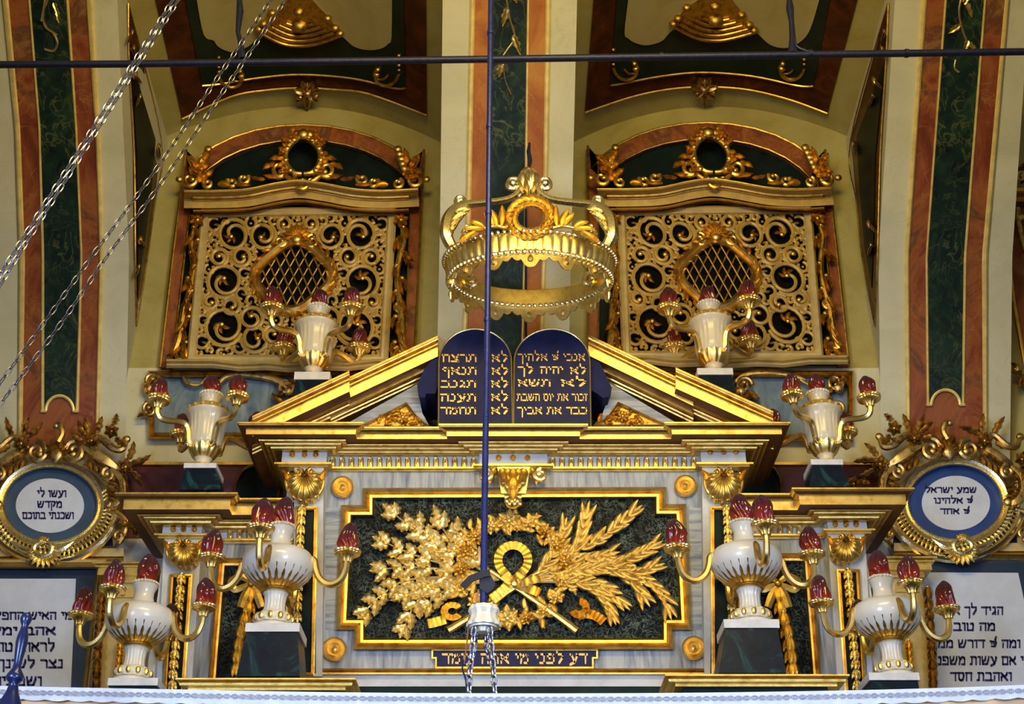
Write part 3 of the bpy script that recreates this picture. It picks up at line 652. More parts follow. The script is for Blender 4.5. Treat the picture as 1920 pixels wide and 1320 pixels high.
        for k in range(8): cr.leaf(ex + rng.uniform(-8, 8), 330 - 5 * k + 12, A(60 + rng.uniform(-70, 90)), 30, 9, Y, w - .02, .07, lobes=2, bend=rng.uniform(-60, 60), curl=.03)
        for k in range(5): cr.ballpx(ex - s_ * (4 + 3 * k) , 316 - 9 * k, 8, Y, w)
        cr.scroll(X(212), 338, 14, 5, A(120), 1.1 * s_, 5, 3.5, Y, w); cr.ballpx(X(232), 336, 7, Y, w); cr.scroll(X(178), 344, 10, 4, A(60), -1 * s_, 4, 3, Y, w)
        cr.ballpx(X(12), 252, 9, Y, w); cr.ballpx(X(26), 264, 8, Y, w)
    cr.ballpx(568, 252, 12, Y, w + .02); cr.scroll(568, 344, 12, 6, 200, .8, 4, 3, Y, w + .03)
    cr.curve([(536, 330, w), (552, 342, w), (568, 346, w), (584, 342, w), (600, 330, w)], [4, 6, 7, 6, 4], Y)
    cr.build('crest', 'gold', t)
    for s_ in (-1, 1):
        sd = MB(mp=mp); xt, xb = (371, 337) if s_ < 0 else (752, 744); w = .07
        f = lambda y, dx=0: (xt + (xb - xt) * (y - 400) / 290 + s_ * dx, y, w)
        sd.curve([f(420, 2), f(450, 6), f(480, 0), f(510, -4), f(545, -2), f(580, 4), f(610, 6), f(640, 8), f(662, 14)], [4, 6, 6, 5, 6, 7, 7, 8, 6], Y, 8, 6)
        x, y, _ = f(412); sd.flower(x, y, 15, Y, w, 6, 20, .05); 
        for k in range(10):
            yy = 425 + 24 * k; x, y, _ = f(yy, (-1) ** k * 5); sd.leaf(x, y, 270 + (-1) ** k * 35, 26, 6, Y, w - .01, .06, lobes=2, bend=(-1) ** k * -50); sd.ballpx(x, y, 5, Y, w + .01)
        for yy, aa in ((440, 240), (468, 300), (520, 260), (560, 280), (600, 250), (632, 290), (650, 230), (660, 310)):
            x, y, _ = f(yy, 3); sd.leaf(x, y, aa, 34, 7, Y, w, .05, lobes=2, bend=40 * s_)
        x, y, _ = f(664, 2); sd.scroll(x, y, 13, 4, 90, 1.2 * s_, 5, 3.4, Y, w); x, y, _ = f(575, 2); sd.scroll(x, y, 10, 4, 270, -1.1 * s_, 4, 3, Y, w)
        sd.build('side_scroll', 'gold_deep', t)
    si = MB(mp=mp); si.frame([(312, 673), (400, 673), (450, 679), (500, 677), (540, 681), (600, 677), (650, 679), (700, 673), (772, 673)], [(0, -.05), (0, .14), (4, .17), (8, .13), (12, .15), (17, .12), (18, -.05)], Y, closed=False); si.build('sill', 'ivory_moulding', t)
fo = [(300, 689), (324, 480), (349, 281)] + ell(568, 372, 235, 138, 13, 157, 23) + [(795, 281), (786, 480), (776, 689)]
fi = [(322, 689), (346, 480), (368, 300)] + ell(568, 388, 215, 126, 13, 156, 24) + [(772, 300), (766, 480), (758, 689)]
window(0, lambda x, y: (x, y), fo, fi, 'carved gilt lattice screen with diamond grille in the left window niche', 'russet marble framed window in the left niche')
def wmR(x, y):
    v = (y - 400) / 271; xl = 387 - 27 * v; xr = 733 - 17 * v; u = (x - xl) / (xr - xl); a = 1167 + 9 * v; b = 1513 + 19 * v; return (a + (b - a) * u, y - 3 - 4 * max(0, min(1, v)))
fo = [(1104, 684), (1103, 480), (1102, 274)] + ell(1325, 372, 235, 142, 13, 157, 23) + [(1547, 281), (1570, 480), (1592, 684)]
fi = [(1122, 684), (1122, 480), (1122, 296)] + ell(1325, 388, 214, 128, 13, 156, 24) + [(1528, 300), (1550, 480), (1572, 684)]
window(1, wmR, fo, fi, 'carved gilt lattice screen with diamond grille in the right window niche', 'russet marble framed window in the right niche')
# sliver of a further niche at the right edge
t = thing('window_3', P(1960, 780, YB), 'edge of a further niche at the right border of the picture', None); tag(t, kind='structure')
MB().plate([(1895, 385), (2010, 385), (2010, 800), (1930, 720), (1914, 640), (1900, 560)], 9.9, .05).build('marble_frame', 'red_marble', t)
g = MB(); g.curve([(1894, 500, .03), (1900, 560, .03), (1914, 640, .03), (1926, 710, .03)], 3, 9.9, 6); g.frame([(1903, 352), (2010, 350)], [(0, 0), (0, .16), (6, .18), (12, .12), (18, .14), (26, .1), (30, .0)], 9.9, closed=False)
g.build('gilt_moulding', 'gold', t)
g = MB()
for k in range(6): g.leaf(1914 + 3 * k, 345 - 10 * k, 60 + 40 * k, 28, 7, 9.9, .05, .06, lobes=2, bend=40); g.leaf(1912 + 5 * (k % 3), 690 + 6 * k, 150 + 40 * k, 20, 6, 9.9, .05, .05, lobes=2)
g.scroll(1914, 332, 10, 4, 0, 1.1, 4, 3, 9.9, .1); g.ballpx(1908, 692, 10, 9.9, .06); g.ballpx(1914, 410, 12, 9.9, .05); g.curve([(1908, 390, .05), (1912, 430, .05), (1922, 470, .05)], 5, 9.9)
g.build('carved_ornament', 'bronze_gilt', t)
# ------------------------------------------------------------------ the ark
def Z(py, Y): return P(960, py, Y).z
def XX(px, py, Y): return P(px, py, Y).x
def disc(mb, px, py, prof, Y, n=24):
    return mb.grid([[P(x, y, Y - w) for x, y in ell(px, py, max(r, .05), max(r, .05), n)] for r, w in prof])
def cornice_set(root, path, yb, rows, marb='white_marble'):
    """rows: corona top, fascia top, fascia bottom, bed rows (3 pairs), frieze bottom, band bottom (pixel rows on the base face yb)"""
    t, f0, f1, b1, b2, b3, fb, ab = rows
    zt = Z(t, yb - .30); zs = Z(f1, yb - .24)
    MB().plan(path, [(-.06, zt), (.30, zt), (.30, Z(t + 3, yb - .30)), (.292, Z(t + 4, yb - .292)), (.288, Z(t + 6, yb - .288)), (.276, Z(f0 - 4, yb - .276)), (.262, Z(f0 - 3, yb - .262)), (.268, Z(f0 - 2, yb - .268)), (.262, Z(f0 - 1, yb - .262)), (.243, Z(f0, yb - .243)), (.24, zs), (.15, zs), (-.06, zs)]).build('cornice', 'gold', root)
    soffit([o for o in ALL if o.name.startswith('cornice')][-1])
    bp = [(-.06, zs), (.15, zs)]
    for (ra, rb_, oa, ob) in ((f1 + 10, b1, .158, .12), (b1 + 1, b2, .118, .08), (b2 + 1, b3, .078, .04)):
        for k in range(6):
            t_ = k / 5; o = ob + (oa - ob) * cos(t_ * pi / 2) ** .9; bp.append((o, Z(ra + (rb_ - ra) * sin(t_ * pi / 2), yb - o)))
    MB().plan(path, bp + [(.03, Z(b3, yb - .03)), (-.06, Z(b3, yb - .03))]).build('bed_moulding', 'gold', root)
    fr = MB().plan(path, [(-.06, Z(b3, yb)), (0, Z(b3, yb)), (0, Z(fb + 1, yb)), (-.06, Z(fb + 1, yb))]).build('frieze', marb, root)
    MB().plan(path, [(-.06, Z(fb, yb - .04)), (.045, Z(fb, yb - .045)), (.045, Z(fb + 3, yb - .045)), (.02, Z(fb + 4, yb - .02)), (.02, Z(ab, yb - .02)), (-.06, Z(ab, yb - .02))]).build('architrave_band', 'gold', root)
    return fr
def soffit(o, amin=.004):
    o.data.materials.append(M['soffit_brown'])
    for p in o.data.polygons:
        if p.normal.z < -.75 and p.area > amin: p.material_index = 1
def tongues(fr, xs, y0, y1, Y):
    me = None
    for x in xs:
        mb = MB(); s_ = (y1 - y0); a = [(x - 4.2, y1), (x - 4.2, y0 + 5)] + ell(x, y0 + 5, 4.2, 5, 7, 180, 0) + [(x + 4.2, y1)]
        mb.prism([P(px, py, Y - .006) for px, py in a], [P(px, py, Y + .01) for px, py in a])
        mb.tubepx([(px, py, .008) for px, py in a], 1.3, Y, 6); mb.ballpx(x, (y0 + y1) / 2 + 2, 2.6, Y, .008, sy=.6, sz=2.2)
        mb.build('gilt_tongue', 'gold_bright', fr)
def studs(fr, xs, y, Y, r=5.5):
    for x in xs: disc(MB(), x, y, [(r, -.01), (r, .008), (r * .75, .016), (r * .6, .008), (r * .45, .012), (r * .2, .024), (0, .026)], Y, 16).build('gilt_stud', 'gold', fr)
def shell_capital(root, cx, cy, r, Y):
    mb = MB(); n = 11; rows = []; ox, oy = cx, cy - r * .55; m_ = n * 6
    def edge(a):
        dx, dy = cos(a), -sin(a); fx, fy = ox - cx, oy - cy; B = fx * dx + fy * dy; D = fx * fx + fy * fy - r * r; return -B + sqrt(B * B - D)
    for i in range(10):
        t = i / 9; row = []
        for j in range(m_ + 1):
            s_ = j / m_; a = radians(176 + 188 * s_); g = abs(sin(n * pi * s_)); rr = (.10 * r + (edge(a) * (1 + .05 * g) - .10 * r) * t)
            row.append(P(ox + rr * cos(a), oy - rr * sin(a), Y - (.035 + .075 * sin(pi * min(1, .15 + .72 * t)) + .022 * t * g)))
        rows.append(row)
    rows.append([Vector((p.x, Y + .02, p.z)) for p in rows[-1]]); mb.grid(rows, ring=False, caps=False)
    o = mb.build('shell_capital', 'gold_bright', root)
    rim = MB(); rim.tubepx([(cx + 1.13 * r * cos(radians(150 + 240 * k / 30)), cy - r * .05 - 1.1 * r * sin(radians(150 + 240 * k / 30)), .05) for k in range(31)], r * .10, Y, 8)
    for s_ in (-1, 1): rim.leaf(cx + s_ * r * .95, cy + r * .1, 90 - s_ * 8, r * 1.0, r * .22, Y, .04, .04, bend=-s_ * 40)
    rim.build('rim', 'gold', o)
    vo = MB()
    for s_ in (-1, 1): vo.scroll(cx + s_ * r * .42, cy - r * .62, r * .26, r * .06, 90, 1.2 * s_, r * .1, r * .07, Y, .1)
    for k in range(4): vo.leaf(cx + (k - 1.5) * r * .26, cy - r * .85, 270, r * .55, r * .14, Y, .07, .05)
    vo.build('volutes', 'gold_deep', o); return o
def husks(root, pts, Y, s0=7, s1=10, nm='husk_garland', m='silver_gilt'):
    mb = MB(); c = spl(pts, 10)
    mb.tubepx([(p[0], p[1], .03) for p in c], 1.2, Y, 6); d = 0; last = c[0]; step = 0
    for p in c:
        d += hypot(p[0] - last[0], p[1] - last[1]); last = p
        if d >= step:
            k = d / 200; L = s0 * 2.6
            for a, bb in ((-28, 1), (28, -1), (0, 0)): mb.leaf(p[0], p[1], 270 + a, L * (1 if a else 1.1), s0 * .62, Y, .025 + (.02 if a == 0 else 0), .04, bend=-a * .8)
            mb.ballpx(p[0], p[1], s0 * .4, Y, .05); step = d + s0 * 1.75
    return mb.build(nm, m, root)
ark = thing('torah_ark', P(960, 1300, 9.2), 'grey marble and gilt ark front with broken pediment and leafy wreath relief', 'ark')
YA = 9.2
l, rgt = [(XX(529, 853, 9.12)), (XX(613, 853, 9.12))], [XX(1314, 853, 9.12), XX(1398, 853, 9.12)]
c0, c1 = XX(899, 853, 9.15), XX(1026, 853, 9.15)
path = [(l[0], 9.86), (l[0], 9.12), (l[1], 9.12), (l[1], YA), (c0, YA), (c0, 9.15), (c1, 9.15), (c1, YA), (rgt[0], YA), (rgt[0], 9.12), (rgt[1], 9.12), (rgt[1], 9.86)]
fr = cornice_set(ark, path, YA, (800, 812, 823, 839, 846, 853, 875, 883))
tongues(fr, [624 + 17.6 * k for k in range(16)], 858, 875, YA); tongues(fr, [1036 + 17.6 * k for k in range(16)], 858, 875, YA)
studs(fr, (548, 571, 592), 852, 9.12); studs(fr, (1332, 1357, 1380), 847, 9.12); studs(fr, (935, 962, 989), 858, 9.15)
# marble body
b = MB(); b.box((l[0] + .04, 9.24, Z(1330, 9.2)), (rgt[1] - .04, 9.86, Z(800, 9.2))); b.build('core', 'white_marble', ark, 0)
MB().plate([(606, 880), (1318, 880), (1318, 1256), (606, 1256)], 9.2, .06).build('marble_front', 'grey_streak', ark, 0)
for xs in ((610, 640), (1292, 1316)): MB().plate([(xs[0], 952), (xs[1], 952), (xs[1], 1180), (xs[0], 1180)], 9.196, .02).build('marble_inlay', 'grey_streak_across', ark, 0)
MB().plate([(606, 1266), (1318, 1266), (1318, 1287), (606, 1287)], 9.18, .06).build('plain_band', 'white_marble', ark, 0)
MB().plate([(606, 1287), (1318, 1287), (1318, 1330), (606, 1330)], 9.19, .06).build('dark_base', 'green_black', ark, 0)
MB().frame([(600, 1253), (1322, 1253)], [(0, 0), (0, .05), (3, .07), (6, .04), (8, .06), (11, .06), (13, .02), (13, 0)], 9.2, closed=False).build('base_moulding', 'gold', ark)
# pilasters
for sd, (x0, x1), cx, sx_, gx in (('l', (553, 607), 571, (559, 592), [(566, 948), (563, 1000), (561, 1060), (559, 1120), (557, 1180)]), ('r', (1317, 1372), 1357, (1336, 1368), [(1363, 948), (1365, 1000), (1368, 1060), (1371, 1120), (1374, 1180)])):
    p = MB().plate([(x0 - 1, 868), (x1, 868), (x1 + (3 if sd == 'r' else -3), 1268), (x0 - (4 if sd == 'l' else -4), 1268)], 9.12, .1).build('pilaster', 'white_marble', ark, 0)
    shell_capital(p, cx, 905, 31, 9.1)
    MB().plate([(sx_[0], 955), (sx_[1], 955), (sx_[1], 1262), (sx_[0] - 4, 1262)], 9.112, .02).build('dark_panel', 'green_black', p, 0)
    MB().frame([(sx_[0], 953), (sx_[1], 953), (sx_[1] + (1 if sd == 'r' else -6), 1264), (sx_[0] - (6 if sd == 'l' else -2), 1264)], [(-4, 0), (-4, .025), (-1, .03), (1, .015), (3, .02), (3.5, 0)], 9.11).build('panel_frame', 'gold', p)
    husks(p, gx, 9.1, 8)
# main panel
pf = [(681, 916), (1248, 914), (1248, 946), (1285, 946), (1296, 1180), (1262, 1180), (1262, 1217), (664, 1217), (664, 1180), (631, 1180), (641, 948), (681, 948)]
MB().plate(pf, 9.185, .03).build('relief_ground', 'verde', ark, 0)
MB().frame(pf, [(-1, 0), (-1, .035), (3, .06), (7, .05), (9, .035), (12, .055), (17, .05), (20, .025), (21, 0)], 9.19).build('panel_frame', 'gold', ark)
for x, y, r in ((642, 913, 21), (1285, 911, 21), (627, 1217, 23), (1301, 1215, 23)):
    disc(MB(), x, y, [(r, -.01), (r, .03), (r * .85, .045), (r * .7, .03), (r * .6, .02), (r * .5, .04), (r * .42, .05), (r * .3, .035), (r * .2, .06), (0, .07)], 9.2, 32).build('roundel', 'gold_leaf', ark)
# inscription plaque
pq = MB().plate([(813, 1220), (1117, 1220), (1117, 1231), (1109, 1231), (1109, 1249), (820, 1249), (820, 1231), (813, 1231)], 9.17, .05).build('inscription_plaque', 'navy_stone', ark, 0)
MB().frame([(811, 1219), (1119, 1219), (1119, 1233), (1111, 1233), (1111, 1251), (818, 1251), (818, 1233), (811, 1233)], [(-2, 0), (-2, .012), (1, .012), (2, 0)], 9.172).build('plaque_border', 'gold', pq)
write(MB(), 'דע לפני מי אתה עומד', 829, 1101, 1225, 1245, 9.168, .005).build('lettering', 'letter_gold', pq, 0)
# acanthus console
k = MB()
for i in range(5): k.leaf(962 + (i - 2) * 11, 878, 270 + (i - 2) * -9, 62 - abs(i - 2) * 8, 13, 9.16, .06 + .02 * (2 - abs(i - 2)), .06, lobes=3, bend=(i - 2) * -12, curl=.04)
for s_ in (-1, 1): k.scroll(962 + s_ * 52, 890, 12, 4, 90, 1.2 * s_, 6, 4, 9.16, .08); k.leaf(962 + s_ * 34, 878, 270 + s_ * 35, 34, 9, 9.16, .05, .05, lobes=2, bend=-40 * s_)
k.ballpx(962, 942, 17, 9.12, .06, sz=.75); k.tubepx([(946, 932, .08), (978, 932, .08)], 5, 9.15, 8); k.plate([(932, 872), (994, 872), (986, 925), (940, 925)], 9.12, .08)
for i in range(6): k.ballpx(950 + 5 * i, 940 + (i % 2) * 5, 4.5, 9.05, .06)
k.build('acanthus_console', 'gold_bright', ark)
# ---- wreath relief
wr = MB(); rng = random.Random(11); YW = 9.18
for i in range(40):
    a = 2 * pi * i / 40; x, y = 962 + 97 * cos(a), 1068 + 92 * sin(a)
    for j in range(4): wr.leaf(x + rng.uniform(-13, 13), y + rng.uniform(-13, 13), rng.uniform(0, 360), rng.uniform(15, 26), 7, YW, .01 + rng.uniform(0, .02), .03, bend=rng.uniform(-40, 40), curl=.02)
relief = wr.build('wreath', 'gold_leaf', ark)
for i in range(17):
    a = 2 * pi * i / 17 + .2; rr = 12 + 5 * rng.random() + (7 if i in (12, 4) else 0)
    f = MB(); f.flower(962 + 97 * cos(a), 1068 + 92 * sin(a), rr + 2, YW, .035, 6, rng.uniform(0, 60), .025)
    f.flower(962 + 97 * cos(a), 1068 + 92 * sin(a), rr * .62, YW, .055, 5, rng.uniform(0, 60), .02); f.build('flower', rng.choice(['gold_leaf', 'gold', 'gold_leaf']), relief)
def branch(pts, kind, nm, m, size):
    mb = MB(); c = spl(pts, 8); n = len(c); mb.tubepx([(p[0], p[1], .025) for p in c], interp([3.4, 1.2], n), YW, 6)
    tot = sum(hypot(c[i + 1][0] - c[i][0], c[i + 1][1] - c[i][1]) for i in range(n - 1)); d = 0; nxt = tot * (.36 if kind == 'laurel' else .42); sgn = 1
    for i in range(n - 1):
        dx, dy = c[i + 1][0] - c[i][0], c[i + 1][1] - c[i][1]; d += hypot(dx, dy); a = math.degrees(atan2(-dy, dx))
        if d >= nxt:
            t = d / tot
            for sg in ((1, -1) if kind == 'laurel' else (sgn, -sgn)):
                if kind == 'laurel': mb.leaf(c[i][0], c[i][1], a + sg * rng.uniform(22, 36), size * rng.uniform(.9, 1.15), size * .19, YW, .02 + rng.uniform(0, .02), .02, bend=-sg * 22, curl=.02)
                else: mb.leaf(c[i][0], c[i][1], a + sg * rng.uniform(35, 60), size * rng.uniform(.95, 1.25), size * .42, YW, .015 + rng.uniform(0, .03), .018, lobes=3, bend=-sg * 25, curl=.02)
            sgn = -sgn; nxt = d + size * (.44 if kind == 'laurel' else .80)
    e_ = c[-1]; pr = c[-3]; a = math.degrees(atan2(-(e_[1] - pr[1]), e_[0] - pr[0]))
    mb.leaf(e_[0] - cos(radians(a)) * size * .3, e_[1] + sin(radians(a)) * size * .3, a, size * 1.05, size * (.165 if kind == 'laurel' else .42), YW, .03, .02, lobes=0 if kind == 'laurel' else 3)
    return mb.build(nm, m, relief)
for pts in ([(936, 1086), (800, 1010), (732, 957)], [(936, 1086), (845, 1010), (820, 965)], [(936, 1086), (790, 1045), (716, 1014)], [(936, 1086), (790, 1064), (712, 1068)], [(936, 1086), (780, 1085), (722, 1110), (684, 1146)],
            [(936, 1086), (810, 1105), (775, 1140), (757, 1178)], [(936, 1086), (866, 1020), (858, 988)], [(846, 1042), (806, 1012), (784, 988)], [(848, 1090), (800, 1098), (750, 1118)], [(936, 1086), (840, 1105), (800, 1135)], [(850, 1060), (820, 1035), (800, 1030)]):
    branch(pts, 'oak', 'oak_branch', 'gold_leaf', 27)
for pts in ([(990, 1090), (1070, 1040), (1090, 1000), (1100, 962)], [(990, 1090), (1090, 1030), (1145, 995), (1186, 962)], [(990, 1090), (1045, 1030), (1058, 992)], [(990, 1090), (1110, 1065), (1175, 1050), (1222, 1026)],
            [(990, 1090), (1110, 1066), (1180, 1075), (1224, 1064)], [(990, 1090), (1130, 1066), (1205, 1085), (1240, 1112), (1252, 1140)], [(990, 1090), (1090, 1095), (1130, 1120), (1146, 1150)], [(990, 1090), (1080, 1085), (1130, 1100), (1164, 1128)], [(1130, 1065), (1180, 1085), (1206, 1118)], [(990, 1090), (1080, 1055), (1140, 1040)], [(990, 1090), (1030, 1050), (1036, 1024)]):
    branch(pts, 'laurel', 'laurel_branch', 'gold_leaf', 32)
def pleat(mb, cx, cy, r0, r1, a0, a1, n, w, tilt=1.0):
    rows = []
    for i in range(n * 2 + 1):
        a = radians(a0 + (a1 - a0) * i / (n * 2)); ww = w + (.022 if i % 2 else 0)
        rows.append([P(cx + r0 * cos(a), cy - r0 * sin(a) * tilt, YW - ww), P(cx + r1 * cos(a), cy - r1 * sin(a) * tilt, YW - ww - .01), P(cx + r1 * cos(a), cy - r1 * sin(a) * tilt, YW), P(cx + r0 * cos(a), cy - r0 * sin(a) * tilt, YW)])
    return mb.grid(rows, loop=abs(a1 - a0) >= 360)
def ribbon(mb, pts, hw, n, w):
    c = spl(pts, n); rows = []
    for i, p in enumerate(c):
        q_ = c[min(i + 1, len(c) - 1)]; o_ = c[max(i - 1, 0)]; dx, dy = q_[0] - o_[0], q_[1] - o_[1]; L = hypot(dx, dy) or 1; nx, ny = -dy / L * hw, dx / L * hw; ww = w + (.02 if i % 2 else 0)
        rows.append([P(p[0] + nx, p[1] + ny, YW - ww), P(p[0] - nx, p[1] - ny, YW - ww), P(p[0] - nx, p[1] - ny, YW), P(p[0] + nx, p[1] + ny, YW)])
    return mb.grid(rows)
rb = MB(); pleat(rb, 962, 1050, 20, 36, -62, 242, 17, .05); ribbon(rb, [(944, 1074), (955, 1092), (940, 1110), (922, 1124)], 10, 5, .06); ribbon(rb, [(982, 1072), (966, 1092), (1000, 1106), (1012, 1112)], 9, 5, .06)
ribbon(rb, [(1012, 1082), (990, 1090), (964, 1095)], 8, 4, .065); rb.ballpx(964, 1095, 9, YW, .06); rb.build('ribbon', 'gold_bright', relief); rb = MB(); pleat(rb, 848, 1146, 8, 22, 20, 340, 12, .03, .8); ribbon(rb, [(838, 1160), (818, 1166), (800, 1170)], 9, 5, .03)
rb.build('ribbon', 'gold_bright', relief); rb = MB(); pleat(rb, 1086, 1140, 6, 20, -170, 100, 10, .03, 1); ribbon(rb, [(1080, 1156), (1100, 1150), (1120, 1156), (1132, 1166)], 9, 5, .03); rb.build('ribbon', 'gold', relief)
tr = MB()
for pts in ([(1010, 1072), (900, 1145), (840, 1182)], [(920, 1070), (1030, 1145), (1082, 1183)]): tr.curve([(p[0], p[1], .045) for p in pts], [4, 6, 7.5], YW, 8, 5)
tr.build('crossed_stems', 'gold', relief)
# ---- broken pediment
def rake(name, A, B, Yf, Yb, top=0):
    def prof(p):
        x, y = p; a = lambda dy, Y: P(x, y + dy, Y); s_ = a(39, Yf + .07); q = Yf
        L = [a(0, 9.8), a(0, q), a(4, q), a(5, q + .012), a(8, q + .016), a(11, q + .03), a(13, q + .048), a(14, q + .03), a(17, q + .03), a(18, q + .05), a(20, q + .05), a(21, q + .06), s_, Vector((s_.x, Yb - .01, s_.z))]
        o = s_.z; z = lambda dy, Y: a(dy, Y)
        L += [a(55, Yb - .01), a(58, Yb), a(60, Yb + .02), a(61, Yb + .04), a(62, Yb + .03), a(65, Yb + .035), a(68, Yb + .06), a(69, Yb + .075), a(72, Yb + .08)]
        e_ = L[-1]; L.append(Vector((e_.x, 9.8, e_.z))); return L
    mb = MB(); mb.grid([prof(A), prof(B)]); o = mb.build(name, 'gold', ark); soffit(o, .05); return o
rake('raking_cornice', (473, 780), (655, 695), 8.84, 9.04); rake('raking_cornice', (620, 723), (821, 629), 8.93, 9.10)
rake('raking_cornice', (1267, 689), (1450, 771), 8.84, 9.04); rake('raking_cornice', (1103, 627), (1300, 722), 8.93, 9.10)
MB().plate([(640, 800), (700, 766), (790, 716), (785, 740), (792, 775), (806, 800)], 9.16, .4).build('tympanum', 'grey_streak_across', ark, 0)
MB().plate([(1280, 800), (1220, 764), (1136, 714), (1142, 740), (1130, 775), (1112, 800)], 9.16, .4).build('tympanum', 'grey_streak_across', ark, 0)
for pts in ([(808, 677), (820, 634), (824, 714), (816, 738), (799, 738), (797, 746), (787, 744), (782, 722), (795, 693)], [(1104, 632), (1116, 662), (1133, 697), (1147, 727), (1141, 744), (1130, 746), (1120, 738), (1109, 732)]):
    MB().plate(pts, 9.02, .45).build('pediment_return', 'navy_side', ark, 0)
for pts, cc_ in (([(673, 800), (762, 754), (773, 769), (788, 788), (808, 800)], (755, 782)), ([(1112, 797), (1136, 784), (1150, 768), (1159, 753), (1252, 797)], (1168, 780))):
    g = MB().plate(pts, 9.14, .04).build('gilded_spandrel', 'gold_deep', ark, 0)
    MB().frame(pts, [(0, 0), (0, .03), (2, .04), (4, .03), (4.5, 0)], 9.145).build('spandrel_frame', 'gold', g)
    lv = MB(); r2 = random.Random(5)
    for i in range(26):
        x = cc_[0] + r2.uniform(-46, 34); y = cc_[1] + r2.uniform(-14, 14)
        if abs(x - cc_[0]) * .45 + max(0, cc_[1] - y) * 1.0 < 22: lv.leaf(x, y, r2.uniform(0, 360), 16, 4.5, 9.14, .005, .025, lobes=2, bend=r2.uniform(-60, 60))
    lv.flower(cc_[0], cc_[1], 11, 9.14, .02, 7, 0, .02); lv.build('spandrel_leaves', 'gold', g)
# ---- tablets of the law
def tablet(x0, x1, ytop, lines, lab):
    t = thing('law_tablet', P((x0 + x1) / 2, 800, 8.99), lab, 'tablet', 'tablets of the law on the pediment')
    xm = (x0 + x1) / 2; rx = (x1 - x0) / 2; arc = ell(xm, ytop + 62, rx - 1, 62, 25, 180, 0); pts = [(x0, 801)] + arc + [(x1 + 1, 801)]
    MB().plate(pts, 8.97, .09).build('stone_slab', 'navy_stone', t, 30)
    MB().tubepx([(x, y, 0) for x, y in pts], 1.5, 8.966, 6).build('gilt_edge', 'gold_pale', t)
    for s_, a, b_, y0, y1 in lines: write(MB(), s_, a, b_, y0, y1, 8.967, .004, nib=(.06, .10)).build('lettering', 'letter_gold', t, 0)
    return t
tablet(822, 960, 617, [('לא', 922, 952, 664, 679), ('לא', 922, 953, 689, 703), ('לא', 921, 953, 713, 727), ('לא', 921, 953, 738, 752), ('לא', 921, 953, 763, 777),
  ('תרצח', 829, 894, 664, 679), ('תנאף', 828, 894, 688, 703), ('תגנב', 827, 893, 713, 727), ('תענה', 826, 893, 738, 753), ('תחמד', 826, 893, 763, 777)], 'left navy law tablet with five short gold commandment lines beginning alike')
tablet(963, 1107, 617, [('אנכי *** אלהיך'.replace('***', '*'), 971, 1097, 663, 677), ('לא', 1069, 1099, 688, 702), ('יהיה', 1013, 1056, 687, 701), ('לך', 971, 1000, 687, 701), ('לא', 1052, 1099, 711, 725), ('תשא', 971, 1033, 711, 725),
  ('זכור את יום השבת', 969, 1101, 738, 752), ('כבד את אביך', 970, 1101, 763, 777)], 'right navy law tablet with longer gold lines, beside the iron rod')
